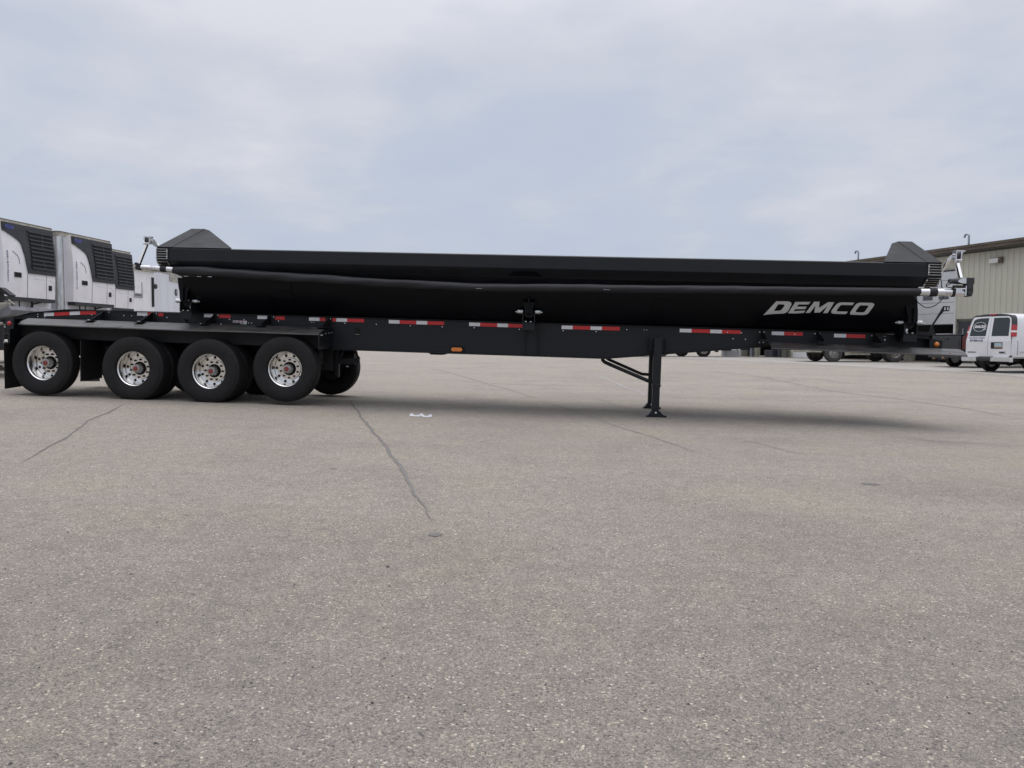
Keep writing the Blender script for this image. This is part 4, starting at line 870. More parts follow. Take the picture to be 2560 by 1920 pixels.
    p('nose_rail', 'alu', MB().bbox((-WT / 2 + .03, -.03, 1.52), (WT / 2 - .03, 0, 1.66), .01))
    # maker's oval badge
    if logo:
        Mx = Matrix.Translation((-.78, py_(-.8, zt - .125, .040), zt - .115)) @ Matrix.Rotation(pi / 2, 4, 'X')
        nvb = MB().lathe([(.001, 0), (.17, 0), (.17, .004), (.001, .004)], 32, (0, 0, 0), 2).mesh('badge'); nvb.materials.append(M['badge'])
        for v in nvb.vertices: v.co.y *= .38
        bd = link('badge', nvb, sh); bd.matrix_local = Mx
        rg = MB().lathe([(.150, .004), (.163, .004), (.163, .007), (.150, .007)], 32, (0, 0, 0), 2, ).mesh('badge_ring'); rg.materials.append(M['badgering'])
        for v in rg.vertices: v.co.y *= .36
        rg = link('badge_ring', rg, sh); rg.matrix_local = Mx
        puttext('badge_lettering', 'Carrier', .085, 'badgering', sh, Mx @ Matrix.Translation((0, 0, .008)), shear=.3, extr=.002)
    if number:
        for i, ch in enumerate(number):
            z = zb + 1.17 - i * .068
            if i >= 4: z -= .012
            puttext('fleet_number', ch, .075, 'navy', un, Matrix.Translation((-U + .085, py_(-U + .085, z, .006), z)) @ Matrix.Rotation(pi / 2, 4, 'X'), extr=.001, bold=.002)
    # undercarriage
    p('frame', 'dark', MB().box((-1.1, .1, .95), (1.1, 15.4, 1.15)))
    for sg in (-1, 1):
        m_ = MB().bbox((sg * .9 - .07, 2.4, .05), (sg * .9 + .07, 2.55, 1.0), .01).box((sg * .9 - .14, 2.3, 0), (sg * .9 + .14, 2.65, .05)); p('landing_leg', 'dark', m_)
    for yy in (12.4, 13.7):
        for sg in (-1, 1):
            e_ = sub('wheel', R, (sg * WT / 2, yy, .52)); e_.rotation_euler = (0, 0, -sg * pi / 2 + pi); link('tyre', tyreM, e_); link('rim', outerrim, e_)
    return R
M['badge'] = mat('dark_blue_badge', (.022, .024, .085), .35); M['badgering'] = mat('pale_blue_badge_print', (.15, .17, .52), .35)
RA = radians(84.3)
reefer(-13.45, 21.5, 'large white refrigerated trailer at the left picture edge with badge and fleet number', 'AHB184740043', RA, .22)
reefer(-13.20, 24.3, 'second refrigerated trailer, wholly visible nose between two others', 'AHB164001310', RA, .21)
reefer(-14.04, 27.35, 'third refrigerated trailer with its grille peeking out behind the second one', None, RA, .2, logo=False)

def boxtrailer(px, py, ang, wd, ln, ht, z0, label, kind):
    T_ = Matrix.Translation((px, py, z0)) @ Matrix.Rotation(ang, 4, 'Z')
    R = thing('box_trailer', T_, label, 'trailer')
    def p(name, m, mb, par=None, smooth=None): return mb.build(name, m, par or R, smooth)
    b_ = p('body', 'whiteside' if kind == 'side' else 'white', MB().bbox((0, 0, 1.1), (wd, ln, ht - .12), .03))
    p('top_rail', 'cream', MB().box((-.01, -.012, ht - .12), (wd + .01, ln, ht)))
    p('roof_edge', 'brown', MB().box((-.02, -.02, ht), (wd + .02, ln, ht + .012)))
    p('frame', 'dark', MB().box((.2, .1, .9), (wd - .2, ln, 1.1)))
    for yy in ((ln - 2.6, ln - 1.3) if ln > 4 else (ln * .6,)):
        for sx in (0, wd):
            e_ = sub('wheel', R, (sx, yy, .52)); e_.rotation_euler = (0, 0, pi / 2 if sx else -pi / 2); link('tyre', tyreM, e_); link('rim', outerrim, e_)
    return R, p
# fourth: plain nose with hoses and a dark corner strip
R4, p4 = boxtrailer(-15.91, 31.6, RA, 2.55, 13, 4.06, .15, 'plain white box trailer nose with a framed notice, black line and tall dark corner strip', 'nose')
p4('top_rail_cap', 'cream', MB().bbox((.7, -.10, 3.85), (2.62, .05, 4.02), .01))
p4('notice_frame', 'seam', MB().box((1.05, -.02, 2.70), (1.07, 0, 3.35)).box((1.62, -.02, 2.70), (1.64, 0, 3.35)).box((1.05, -.02, 2.69), (1.64, 0, 2.705)).box((1.13, -.022, 2.74), (1.56, -.002, 2.86)))
wl = MB().tube([(.15, -.03, 3.05), (.22, -.03, 2.98), (.24, -.03, 2.7), (.24, -.03, 1.78), (.12, -.03, 1.72), (.10, -.03, 1.62)], .014, 6); p4('black_line', 'dark', wl)
p4('label_block', 'seam', MB().box((1.15, -.02, 1.30), (1.52, 0, 1.55)).box((.55, -.015, 1.45), (1.15, 0, 1.462)).box((.8, -.015, 1.38), (.815, 0, 1.75)))
p4('corner_strip', 'dark', MB().bbox((2.36, -.05, 2.35), (2.50, 0, 3.62), .01))
p4('corner_lamp', 'charcoal', MB().lathe([(.001, -.06), (.08, -.05), (.10, 0)], 16, (.02, 0, 3.32), 1)); p4('corner_lamp', 'charcoal', MB().lathe([(.001, -.06), (.10, -.05), (.12, 0)], 16, (2.66, 0, 3.25), 1))
# fifth: long blue-white side
R5, p5 = boxtrailer(-15.72, 34.1, radians(93), 13.6, 2.5, 4.05, .15, 'long blue-white trailer side carrying a small round dark emblem, beside the dump tub end', 'side')
for i in range(14): p5('side_seam', 'white', MB().box((.55 + i * 1.2, -.006, 1.12), (.565 + i * 1.2, -.001, 3.9)))
p5('upper_band', 'cream', MB().bbox((1.95, -.03, 3.62), (6.0, 0, 3.90), .01))
eb = p5('round_emblem', 'charcoal', MB().disc(.165, -.012, 28, (2.75, 0, 3.15), 1, .006))
puttext('emblem_mark', 'A', .24, 'label', eb, Matrix.Translation((2.75, -.022, 3.15)) @ Matrix.Rotation(pi / 2, 4, 'X'), shear=.2, extr=.002)

# grey-decked flat trailer just behind the dump trailer's tail, cut by the left edge
FT = thing('flatbed_trailer', place(-10.95, 16.9, radians(2)), 'low dark flatbed with grey deck plate and black hose stand at the left edge', 'trailer')
def pf(name, m, mb, par=None, smooth=None): return mb.build(name, m, par or FT, smooth)
pf('deck', 'greydeck', MB().prism([(-6, 1.36), (-.95, 1.36), (-.30, 1.44), (.04, 1.58), (.10, 1.50), (.06, 1.38), (-.4, 1.28), (-6, 1.24)], 1, 0, 2.2))
pf('deck_edge', 'cream', MB().box((-6, -.02, 1.17), (-.30, 2.2, 1.215)))
pf('skirt', 'dark', MB().box((-6, 0, .62), (-.10, .06, 1.17)).box((-6, .02, .36), (-.25, .08, .60)))
pf('side_bar', 'alud', MB().box((-6, -.03, .60), (-.28, 0, .625)).box((-6, -.03, .74), (-.28, 0, .755)))
pf('hose_stand', 'dark', MB().prism([(-.62, 1.55), (-.36, 1.55), (-.33, 1.92), (-.12, 1.80), (-.08, 1.83), (-.30, 2.0), (-.50, 2.0)], 1, .3, .5))
pf('coupling_valves', 'beige', MB().bbox((-.75, .2, 1.44), (-.10, .55, 1.58), .03).tube([(-.1, .25, 1.72), (.03, .25, 1.62), (-.05, .25, 1.52)], .02, 8).bbox((-.28, .2, 1.52), (-.12, .4, 1.66), .02))
for xx in (-4.4, -3.2):
    e_ = sub('wheel', FT, (xx, 0, .45)); link('tyre', tyreM, e_); link('rim', outerrim, e_); e_.scale = (.85, .85, .85)
# ------------------------------------------------------------------ warehouse on the right
BZ = .10
BM_ = Matrix.Translation((22.56, 40.0, BZ)) @ Matrix.Rotation(radians(-72), 4, 'Z')
WH = thing('warehouse', BM_, 'long beige ribbed metal warehouse with brown roof edge behind the dump trailer', 'building')
def pw(name, m, mb, par=None, smooth=None): return mb.build(name, m, par or WH, smooth)
XL, XR = -18.4, 12.0; HW = 5.50; DEP = 22
doors = [(-4.45, .10, 4.82), (-8.9, -5.3, 4.5), (-16.3, -13.6, 4.3)]       # openings x0,x1,top
pd = (.30, 1.42, 2.16)
ap = MB(); na, nb_ = 34, 10
M['apron'] = mat('pale_concrete_apron', (.315, .297, .27), .85, bump=.3, bscale=60, var=.14, vscale=1.2, dirt=(.275, .26, .238))
for j in range(nb_ + 1):
    for i in range(na + 1):
        q_ = BM_ @ Vector((-19 + 34 * i / na, -9.5 + 9.45 * j / nb_, 0)); ap.v.append((q_.x, q_.y, gz(q_.x, q_.y) + .006))
ap.f = [(j * (na + 1) + i, j * (na + 1) + i + 1, (j + 1) * (na + 1) + i + 1, (j + 1) * (na + 1) + i) for j in range(nb_) for i in range(na)]
o = ap.build('concrete_apron', 'apron', smooth=60); o['kind'] = 'structure'; o['label'] = 'pale concrete apron in front of the warehouse'
# interior shell
sh_ = pw('inner_shell', 'interior', MB().box((XL, 3.0, 0), (XR, 3.1, HW)).box((XL, .3, .001), (XL + .1, DEP, HW)).box((XR - .1, .3, .001), (XR, DEP, HW)).box((XL, DEP - .1, 0), (XR, DEP, HW)))
holes = sorted([(a, c, t) for a, c, t in doors])
# siding panels 0.305 wide, each with two raised ribs
def panel_mesh(h, name):
    m_ = MB(); pr = [(0, 0), (.0, -.012), (.012, -.034), (.045, -.034), (.058, -.012), (.17, -.012), (.185, -.016), (.20, -.012), (.303, -.012), (.303, 0)]
    m_.prism(pr, 2, 0, h); me = m_.mesh(name); me.materials.append(M['siding']); return me
cache = {}
def pan(x, z0, z1):
    h = round(z1 - z0, 2)
    if h not in cache: cache[h] = panel_mesh(h, 'siding_panel')
    o = link('siding_panel', cache[h], wall); o.location = (x, 0, z0)
wall = pw('wall', 'siding', MB().box((XL, .001, 4.9), (XR, .18, HW)))
seg = XL
for a, c, t in holes:
    pw('wall', 'siding', MB().box((seg, .001, 0), (a, .18, 4.9)), wall); pw('wall', 'siding', MB().box((a, .001, t), (c, .18, 4.9)), wall); seg = c
pw('wall', 'siding', MB().box((seg, .001, 0), (XR, .18, 4.9)), wall)
x = XL
while x < XR:
    xm = x + .15; blk = [(a, c, t) for a, c, t in holes if a - .02 < xm < c + .02]
    if blk: pan(x, blk[0][2] + .05, HW - .02)
    elif pd[0] - .1 < xm < pd[1] + .1: pan(x, pd[2] + .08, HW - .02)
    else: pan(x, .02, HW - .02)
    x += .305
# roof: low slope, fascia, gutter
pw('fascia', 'brown', MB().prism([(-.62, 5.80), (-.62, 5.60), (-.56, 5.56), (-.50, 5.60), (-.50, 5.80)], 0, XL - .5, XR))
pw('gutter', 'brown', MB().prism([(-.72, 5.82), (-.70, 5.72), (-.62, 5.70), (-.62, 5.83)], 0, XL - .5, XR))
pw('soffit', 'trim', MB().box((XL - .5, -.50, 5.54), (XR, .0, 5.58)).box((XL, -.05, HW - .03), (XR, .0, 5.54)))
pw('roof', 'roof', MB().prism([(-.72, 5.83), (DEP / 2, 6.6), (DEP + .5, 5.83), (DEP + .5, 5.78), (DEP / 2, 6.5), (-.70, 5.80)], 0, XL - .55, XR))
# vent pipes with bent tops
def gooseneck(x, label):
    o = MB().tube([(0, 0, 0), (0, 0, .62)] + [(-.13 + .13 * cos(a), 0, .62 + .13 * sin(a)) for a in [pi * i / 8 for i in range(1, 8)]] + [(-.26, 0, .58)], .05, 12)
    return o
for x_, lb in ((-6.98, 'left of the two bent steel vent pipes on the warehouse roof'), (.62, 'right of the two bent steel vent pipes, above the warehouse wall')):
    o = gooseneck(x_, lb).build('vent_pipe', 'galv', None, 60); o.matrix_world = BM_ @ Matrix.Translation((x_, .2, 5.75)); tag(o, lb, 'vent pipe', 'bent vent pipes on the warehouse roof')
# sectional overhead door, half raised
a, c, t = doors[0]
sz = (4.82 - 1.98) / 5
for i in range(5):
    z = 1.98 + i * sz; pnl = pw('door_panel', 'doorwhite', MB().bbox((a + .05, .05, z + .008), (c - .02, .10, z + sz - .008), .01))
    if i == 2:
        for k in range(4):
            x0 = a + .45 + k * 1.02; MB().box((x0, .038, z + .16), (x0 + .62, .052, z + .44)).build('window_pane', 'pane', pnl)
    if i == 4: MB().box((a + .05, .03, z + sz - .12), (c - .02, .05, z + sz - .05)).build('track', 'dark', pnl)
pw('door_seal', 'dark', MB().box((a + .05, .04, 1.93), (c - .02, .11, 1.985)))
pw('door_jamb', 'trim', MB().box((c - .02, -.04, 0), (c + .07, .1, 1.0)).box((a - .05, -.04, 0), (a + .05, .1, 4.9)))
pw('door_jamb', 'doorwhite', MB().box((c + .0, -.042, 1.0), (c + .10, .1, 4.86)))
for i in range(6): pw('door_panel', 'doorwhite', MB().bbox((-12.4, -.06, .02 + i * .72), (-9.2, -.038, .72 + i * .72), .008))
for (a, c, t) in doors[1:]:
    pw('door_header', 'dark', MB().box((a, .05, 3.2), (c, .12, t)))
# bollards and racks in the openings
for x_, mm, w_, nm_ in ((-18.5, 'doorwhite', .42, 'wide white guard post at the far left end of the warehouse'), (-17.85, 'doorwhite', .14, 'thin white guard post just right of the wide white one'),
        (-17.2, 'trim', .55, 'broad olive brown post between white and steel posts'), (-16.5, 'galv', .20, 'steel guard post left of the dark warehouse opening'),
        (-13.35, 'greydoor', .3, 'dark grey post right of the dark warehouse opening'), (-12.85, 'trim', .45, 'olive brown post beside the closed white door')):
    o = MB().bbox((-w_ / 2, -.12, 0), (w_ / 2, .12, 1.35), .03).build('door_post', mm); o.matrix_world = BM_ @ Matrix.Translation((x_, -.35, 0)); tag(o, nm_, 'post')
# barrel and pallets in front of the opening
o = MB().lathe([(.001, .82), (.24, .82), (.27, .80), (.29, .55), (.30, .4), (.29, .2), (.26, .01), (.001, 0)], 24, (0, 0, 0), 2).build('barrel', 'beige', None, 50); o.matrix_world = BM_ @ Matrix.Translation((-2.45, -.25, 0)); tag(o, 'dusty beige barrel between the truck and the half open door', 'barrel')
o = MB().bbox((-.5, -.3, .0), (.5, .3, .12), .02).bbox((-.45, -.28, .12), (.45, .28, .5), .03).build('crate', 'greydoor'); o.matrix_world = BM_ @ Matrix.Translation((-14.2, -.4, 0)); tag(o, 'small dark grey crate on the ground in the dark warehouse opening', 'crate')
o = MB().bbox((-.5, -.3, 0), (.5, .3, .1), .02).build('timber_skid', 'beige'); o.matrix_world = BM_ @ Matrix.Translation((-15.0, -.6, 0)); tag(o, 'flat beige timber skid beside the dark grey crate', 'skid')
o = MB().bbox((-.5, -.35, .1), (.3, .35, .75), .02).box((-.45, -.3, 0), (-.35, .3, .1)).box((.15, -.3, 0), (.25, .3, .1)).bbox((-.3, -.3, .75), (.2, .3, 1.25), .03).tube([(.5, 0, .1), (.55, 0, 1.5)], .04, 8).build('tool_cart', 'greydoor'); o.matrix_world = BM_ @ Matrix.Translation((-.9, .9, 0)); tag(o, 'dark tool cart standing inside the half open door', 'cart')
# wall lamp, person door
wlp = thing('wall_lamp', BM_ @ Matrix.Translation((2.45, -.05, 4.98)), 'rectangular floodlight mounted high on the beige warehouse wall', 'lamp')
MB().bbox((-.32, -.16, -.05), (.32, 0, .13), .02).bbox((.10, -.10, -.14), (.34, 0, .16), .02).build('housing', 'brown', wlp); MB().prism([(-.30, -.16, ), (.20, -.16), (.20, -.19), (-.28, -.19)], 2, -.12, .10).build('lens', 'lenswhite', wlp)
pdr = pw('door_frame', 'trim', MB().box((pd[0] - .02, -.05, 0), (pd[0] + .12, .05, pd[2] + .06)).box((pd[0], -.05, pd[2] - .06), (3.6, .05, pd[2] + .06)).box((1.30, -.05, 0), (1.42, .05, pd[2])))
pds = pw('door', 'greydoor', MB().box((pd[0] + .12, -.02, 0), (1.30, .03, pd[2] - .06)))
MB().bbox((.62, -.04, 1.05), (.70, -.02, 1.75), .008).build('glass_slot', 'galv', pds); pw('yellow_notice', 'yellow', MB().box((.95, -.03, 1.36), (1.28, -.02, 1.55)), pds)
pw('side_panel', 'greydoor', MB().box((1.42, -.02, 0), (3.6, .03, pd[2] - .06)))
# lamp head on a pole further right, only its tip in view
lp = thing('lot_lamp', place(31.4, 46.2, 0), 'dark pole lamp, only its tip showing at the right edge above the roof', 'lamp')
MB().tube([(1.2, 0, 0), (1.2, 0, 8.2)], .08, 10).build('pole', 'dark', lp); MB().bbox((-.25, -.15, 8.0), (.5, .15, 8.18), .04).bbox((-.02, -.08, 8.17), (.4, .08, 8.32), .03).tube([(.4, 0, 8.12), (1.2, 0, 8.15)], .03, 8).build('lamp_head', 'dark', lp)

# ------------------------------------------------------------------ white van and black pickup, tails towards the camera
def carwheel(par, x, y, r, wd=.22, nm='wheel'):
    e_ = sub(nm, par, (x, y, r))
    m_ = MB().lathe([(r * .62, .02), (r * .75, 0), (r * .93, .004), (r, .03), (r, wd - .03), (r * .93, wd), (r * .62, wd - .01)], 40, close=True).build('tyre', 'rubber', e_, 35)
    MB().lathe([(r * .62, .03), (r * .55, .06), (r * .3, .05), (.001, .04)], 28).build('rim', 'alud', e_, 35); return e_
VA = radians(15)
VN = thing('cargo_van', Matrix.Translation((17.42, 28.5, .03)) @ Matrix.Rotation(VA, 4, 'Z') @ Matrix.Scale(1.045, 4), 'white cargo van with SNACKS oval on its rear window, tail towards the camera', 'van')
def pv(name, m, mb, par=None, smooth=None): return mb.build(name, m, par or VN, smooth)
def rake(z): return .17 * max(0, (z - 1.10) / .95) ** 1.15
def vsec(z): # half width
    if z < .62: return .90 + (z - .5) * .5
    if z < 1.15: return .965
    return .965 - .145 * ((z - 1.15) / .85) ** 1.5
# section outline, left half and right half (y), from bottom to roof with rounded shoulders
sec = [(.86, .50), (.95, .56), (.965, .70), (.97, .95), (.965, 1.15), (.945, 1.40), (.91, 1.65), (.865, 1.84), (.82, 1.93), (.74, 1.99), (.60, 2.035), (.30, 2.06)]
full = [(-y, z) for y, z in sec] + [(y, z) for y, z in sec[::-1]]
m_ = MB(); stn = [(0.0, .965, 0), (.03, .985, 0), (.10, 1, 0), (3.6, 1, 0), (4.1, 1, -.02), (4.9, .96, -.55), (5.5, .92, -.85)]
n = len(full)
for x_, s_, dz in stn:
    for y, z in full:
        zz = z if z < 1.15 else 1.15 + (z - 1.15) * (1 + dz)
        m_.v.append((x_ + rake(z) * (1 if x_ < 1 else 0), y * s_, zz if x_ > .05 else .5 + (zz - .5) * .992))
m_.f = [(i * n + j, i * n + (j + 1) % n, (i + 1) * n + (j + 1) % n, (i + 1) * n + j) for i in range(len(stn) - 1) for j in range(n)] + [tuple(range(n)), tuple((len(stn) - 1) * n + j for j in range(n))]
body = pv('body', 'vanwhite', m_, None, 30)
def onback(poly, off, name, m, par=None, bev=.008, th=.012):   # poly of (y,z) laid on the raked tail; y left(far)=+
    bm = bmesh.new(); vs = [bm.verts.new((0, y, z)) for y, z in poly]; bm.faces.new(vs)
    for z in [1.1 + .1 * k for k in range(10)]: bmesh.ops.bisect_plane(bm, geom=bm.verts[:] + bm.edges[:] + bm.faces[:], plane_co=(0, 0, z), plane_no=(0, 0, 1))
    for v in bm.verts: v.co.x = rake(v.co.z) - off
    r = bmesh.ops.extrude_face_region(bm, geom=bm.faces[:]); 
    for g_ in r['geom']:
        if isinstance(g_, bmesh.types.BMVert): g_.co.x += th
    bmesh.ops.recalc_face_normals(bm, faces=bm.faces)
    me = bpy.data.meshes.new(name); bm.to_mesh(me); bm.free(); me.materials.append(M[m]); return link(name, me, par or VN)
# black band over the top corners
onback([(.90, 1.62), (.87, 1.80), (.81, 1.93), (.70, 2.0), (.3, 2.045), (-.3, 2.045), (-.70, 2.0), (-.81, 1.93), (-.87, 1.80), (-.90, 1.62), (-.935, 1.38), (-.78, 1.38), (-.78, 1.93), (.78, 1.93), (.84, 1.62)], .012, 'tail_surround', 'charcoal', th=.03)
def rd_door(y0, y1, nm):
    s_ = 1 if y0 > 0 else -1; a_, b_ = (y0, y1)
    top = 1.955
    if y0 > 0: P = [(a_, .55), (a_, top), (b_ - .22, top - .01), (b_ - .13, top - .06), (b_ - .085, top - .17), (b_ - .03, 1.3), (b_, 1.1), (b_, .62), (b_ - .06, .55)]
    else: P = [(b_, .55), (b_, top), (a_ + .22, top - .01), (a_ + .13, top - .06), (a_ + .085, top - .17), (a_ + .03, 1.3), (a_ - .005, 1.1), (a_ - .005, .62), (a_ + .05, .55)]
    return onback(P, .032, nm, 'vanwhite', th=.03)
dl = rd_door(.008, .925, 'rear_door'); dr = rd_door(-.90, -.008, 'rear_door')
def win(P, par): 
    w_ = onback(P, .036, 'window', 'glass', par, th=.004); return w_
wl_ = win([(.12, 1.27), (.80, 1.27), (.775, 1.55), (.735, 1.75), (.70, 1.84), (.60, 1.88), (.40, 1.90), (.07 + .03, 1.905)], dl)
win([(-.12, 1.27), (-.80, 1.27), (-.78, 1.60), (-.75, 1.83), (-.70, 1.895), (-.60, 1.905), (-.10, 1.905)], dr)
def vtext(txt, y, z, size, m, par, **k):
    sl_ = atan2(rake(z + .05) - rake(z - .05), .1)
    mt = Matrix.Translation((rake(z) - .0405, y, z)) @ Matrix.Rotation(-sl_ * 0, 4, 'Y') @ Matrix(((0, sin(sl_), -cos(sl_), 0), (-1, 0, 0, 0), (0, cos(sl_), sin(sl_), 0), (0, 0, 0, 1)))
    return puttext('lettering', txt, size, m, par, mt, **k), mt
M['print_w'] = mat('white_window_print', (.7, .7, .7), .5); M['print_d'] = mat('dark_door_print', (.045, .05, .13), .5)
t_, mt = vtext('SNACKS', .43, 1.60, .118, 'print_w', wl_, shear=.25, bold=.006, sx=1.0)
vtext('plus', .22, 1.515, .07, 'print_w', wl_, shear=.3, bold=.002)
ov = MB().lathe([(.255, 0), (.272, 0), (.272, .003), (.255, .003)], 40, (0, 0, 0), 2).mesh('oval_ring'); ov.materials.append(M['print_w'])
for v in ov.vertices: v.co.y *= .62
ov = link('oval_ring', ov, wl_); ov.matrix_local = mt
vtext('FULL SERVICE VENDING', .47, 1.205, .062, 'print_d', dl, bold=.0005); vtext('877-809-2165', .48, 1.11, .098, 'print_d', dl, bold=.002)
vtext('SAVANA', .66, .70, .07, 'greydoor', dl, bold=.002, sx=1.3); vtext('GMC', -.60, .70, .085, 'dark', dr, bold=.004, sx=1.35)
pr = onback([(-.13, .83), (-.13, 1.055), (-.60, 1.055), (-.60, .83)], .036, 'plate_recess', 'dark', dr, th=.004)
pl_ = onback([(-.28, .865), (-.28, 1.03), (-.585, 1.03), (-.585, .865)], .042, 'licence_plate', 'plate', pr, th=.004); onback([(-.28, .865), (-.28, .905), (-.585, .905), (-.585, .865)], .044, 'plate_band', 'rust', pl_, th=.002)
def hw(z):
    for (y0_, z0_), (y1_, z1_) in zip(sec, sec[1:]):
        if z0_ <= z <= z1_: return y0_ + (y1_ - y0_) * (z - z0_) / (z1_ - z0_)
    return sec[-1][0]
def wrap(z0, z1, name, m, sg, front=.13):
    m_ = MB(); k = max(2, int((z1 - z0) / .05))
    for j in range(k + 1):
        z = z0 + (z1 - z0) * j / k; h = hw(z); r_ = rake(z)
        m_.v += [(r_ + .0, sg * (h - .075), z), (r_ - .034, sg * (h - .068), z), (r_ - .030, sg * (h - .006), z), (r_ + .0, sg * (h + .012), z), (r_ + front, sg * (h + .012), z), (r_ + front, sg * (h - .02), z)]
    m_.f = [(j * 6 + q, j * 6 + (q + 1) % 6, (j + 1) * 6 + (q + 1) % 6, (j + 1) * 6 + q) for j in range(k) for q in range(6)] + [tuple(range(6)), tuple(k * 6 + q for q in range(6))]
    return pv(name, m, m_, None, 50)
for sg in (-1, 1):
    for z0, z1, mm in ((1.25, 1.395, 'tail'), (1.395, 1.455, 'whitelens'), (1.455, 1.65, 'tail')): wrap(z0, z1, 'tail_lamp', mm, sg)
    wrap(1.652, 1.99, 'corner_band', 'charcoal', sg)
pv('door_seam', 'seam', MB().box((.205, -.978, .62), (.215, -.966, 1.1)))
onback([(.10, 2.0), (.10, 2.04), (-.16, 2.04), (-.16, 2.0)], .04, 'high_stop_lamp', 'tail', th=.03)
for q0, q1 in ((-.98, -.24), (.34, .98)): pv('bumper', 'bumper', MB().prism([(-.16, .40), (-.16, .53), (.02, .56), (.02, .38), (-.12, .38)], 1, q0, q1))
pv('bumper_step', 'charcoal', MB().prism([(-.17, .43), (-.17, .53), (.0, .57), (.0, .40)], 1, -.24, .34)); pv('sill', 'charcoal', MB().box((-.02, -.95, .53), (.02, .95, .60)))
pv('side_step', 'seam', MB().box((.3, -.985, .72), (3.4, -.972, .728)).box((.55, -.985, 1.09), (3.4, -.972, 1.098)))
carwheel(VN, 1.02, .95 - .22, .37, .24); carwheel(VN, 1.05, -.95, .37, .24); carwheel(VN, 4.6, .73, .37, .24); carwheel(VN, 4.6, -.95, .37, .24)
pv('underbody', 'dark', MB().box((.1, -.7, .38), (5.2, .7, .52)).tube([(.2, .2, .36), (1.6, .3, .36)], .09, 14).tube([(1.05, -.9, .37), (.8, .9, .37)], .05, 10).lathe([(.001, -.1), (.12, -.08), (.14, 0), (.12, .08), (.001, .1)], 16, (.95, 0, .36), 0).tube([(.1, -.35, .33), (1.2, -.4, .35)], .045, 10))

PK = thing('pickup_truck', Matrix.Translation((18.72, 33.5, .06)) @ Matrix.Rotation(radians(9), 4, 'Z'), 'black pickup truck parked behind the white van, tailgate towards the camera', 'pickup truck')
def pp(name, m, mb, par=None, smooth=None): return mb.build(name, m, par or PK, smooth)
b_ = pp('bed', 'carblack', MB().bbox((0, -.97, .62), (2.0, -.88, 1.38), .03).bbox((0, .88, .62), (2.0, .97, 1.38), .03).box((0, -.9, .6), (2, .9, .68)))
tg = pp('tailgate', 'carblack', MB().bbox((-.05, -.86, .66), (.02, .86, 1.36), .025).bbox((-.065, -.75, .82), (-.04, .75, 1.16), .02))
MB().bbox((-.075, -.12, 1.18), (-.05, .12, 1.24), .012).build('handle', 'dark', tg); MB().box((-.07, -.7, .78), (-.062, .2, .795)).build('trim_line', 'alud', tg)
pp('bed_cover', 'charcoal', MB().bbox((-.02, -.93, 1.38), (2.0, .93, 1.42), .015)); pp('cover_glint', 'bumper', MB().bbox((-.0, .05, 1.42), (.25, .75, 1.445), .01))  # bright metal strip stands in for the white reflection on the cover
M['dimtail'] = mat('dark_tail_lamp', (.10, .012, .012), .2, coat=.5)
for s_ in (-1,): pp('tail_lamp', 'dimtail', MB().bbox((-.045, s_ * .92 if s_ > 0 else -.975, .78), (.12, s_ * .975 if s_ > 0 else -.92, 1.32), .02))
pp('bumper', 'charcoal', MB().bbox((-.20, -.95, .42), (-.02, .95, .62), .03)); pp('hitch', 'rust', MB().box((-.22, -.05, .38), (0, .05, .46)).box((-.1, .65, .34), (.0, .80, .5)))
m_ = MB().prism([(2.05, .6), (2.05, 1.40), (2.35, 1.92), (3.9, 1.92), (4.6, 1.35), (5.75, 1.22), (5.85, .6)], 1, -.92, .92); o = pp('cab', 'carblack', m_); bv = o.modifiers.new('b', 'BEVEL'); bv.width = .08; bv.segments = 3
pp('rear_window', 'glass', MB().add([(2.04, -.7, 1.45), (2.04, .7, 1.45), (2.28, .65, 1.84), (2.28, -.65, 1.84)], [(0, 1, 2, 3)]))
pp('underbody', 'dark', MB().box((.1, -.5, .42), (5.4, .5, .62)))
for x_, y in ((1.05, .75), (1.05, -.97), (4.7, .75), (4.7, -.97)): carwheel(PK, x_, y, .39, .26)

# ------------------------------------------------------------------ white straight truck by the warehouse door, seen under the nose of the dump trailer
def bigwheel(par, x, y, r, near=True, tread=True, m='dustyrubber', rim='oldrim'):
    e_ = sub('wheel', par, (x, y, r)); k = r / RAD
    MB().lathe([(q * k, h) for q, h in tyre_p], 40, close=True).build('tyre', m, e_, 40)
    MB().lathe([(.29 * k, .02), (.275 * k, .05), (.24 * k, .05 if near else .12), (.14 * k, .02 if near else .14), (.12 * k, -.03 if near else .1), (.001, -.04 if near else .1)], 28).build('rim', rim, e_, 35)
    hb = MB()
    for i in range(8):
        a = 2 * pi * i / 8; hb.disc(.028 * k, .038 if near else .1, 10, (.20 * k * cos(a), 0, .20 * k * sin(a)), 1, .008)
    o = hb.build('hand_holes', 'hole', e_); o['kind'] = 'stuff'; return e_
TK = thing('box_truck', place(16.55, 40.0, radians(3)), 'white straight truck parked at the warehouse, seen below the dump trailer nose', 'truck')
def pk(name, m, mb, par=None, smooth=None): return mb.build(name, m, par or TK, smooth)
pk('chassis', 'dark', MB().box((-.9, .7, .62), (4.3, .85, .85)).box((-.9, 1.45, .62), (4.3, 1.6, .85)))
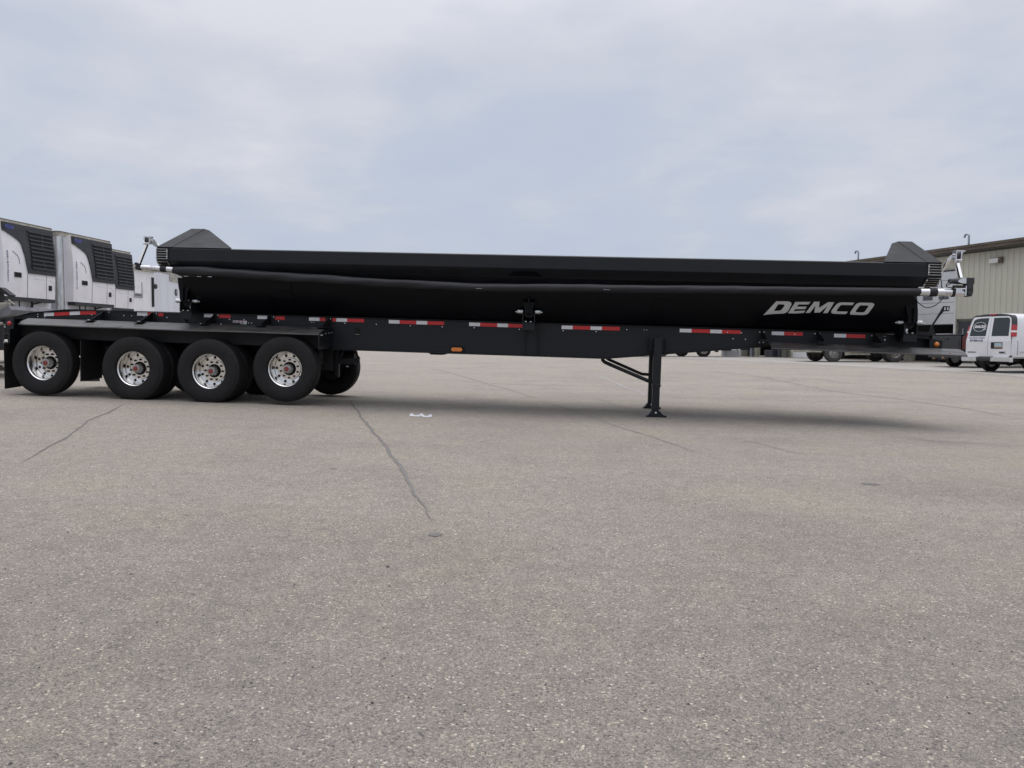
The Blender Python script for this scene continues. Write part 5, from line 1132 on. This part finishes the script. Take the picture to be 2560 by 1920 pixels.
pk('cab', 'vanwhite', MB().prism([(-1.2, .62), (-1.25, 1.5), (-.7, 1.75), (-.2, 2.7), (1.1, 2.75), (1.2, .75), (.65, .62), (.5, 1.05), (-.5, 1.05), (-.6, .62)], 1, .05, 2.2))
pk('bumper', 'beige', MB().bbox((-1.35, .0, .50), (-.62, 2.3, .76), .04)); pk('tow_lamps', 'dark', MB().bbox((-1.40, .5, .68), (-1.34, .7, .78), .02).bbox((-1.40, 1.5, .68), (-1.34, 1.7, .78), .02))
pk('box_body', 'whiteside', MB().bbox((1.3, -.02, 1.0), (4.1, 2.35, 3.9), .03))
pk('fuel_tank', 'beige', MB().bbox((.75, .02, .42), (1.95, .5, .80), .08).box((.72, -.03, .38), (1.9, .1, .42)).box((.55, .0, .35), (.75, .1, .9)))
pk('mud_flap', 'flap', MB().box((.52, .0, .18), (.54, .5, .7)))
bigwheel(TK, 0, 0, .47, rim='alud'); bigwheel(TK, -.05, 1.95, .46, near=False); bigwheel(TK, 3.25, 0, .49, near=False); bigwheel(TK, 3.25, .32, .49, near=False); bigwheel(TK, 3.25, 1.9, .49, near=False)
# far semi-trailer tandem and tractor wheels left of the warehouse
SM = thing('semi_trailer', place(13.5, 53.0, radians(6), .08), 'distant semi trailer whose tandem wheels show below the dump trailer frame', 'trailer')
MB().bbox((-9.5, 0, 1.1), (2.6, 2.5, 3.9), .03).build('body', 'whiteside', SM); MB().box((-9, .7, .8), (2.4, 1.8, 1.1)).build('frame', 'dark', SM)
bigwheel(SM, -3.4, 0, .5, near=False); bigwheel(SM, -1.35, 1.9, .5, near=False); bigwheel(SM, -.45, 0, .5, m='rubber'); bigwheel(SM, -3.4, 1.9, .5, near=False)
MB().box((.55, .1, .35), (.6, .7, 1.0)).box((.9, .3, .45), (1.6, .5, 1.0)).box((2.3, .2, .5), (2.9, .5, .95)).build('mud_flap', 'flap', SM)
o = MB().bbox((-.55, -.4, .0), (.5, .4, .42), .02).build('white_box', 'doorwhite'); o.matrix_world = place(15.3, 54.5, 0, .14); tag(o, 'white box on the ground right of the distant semi trailer wheels', 'box')
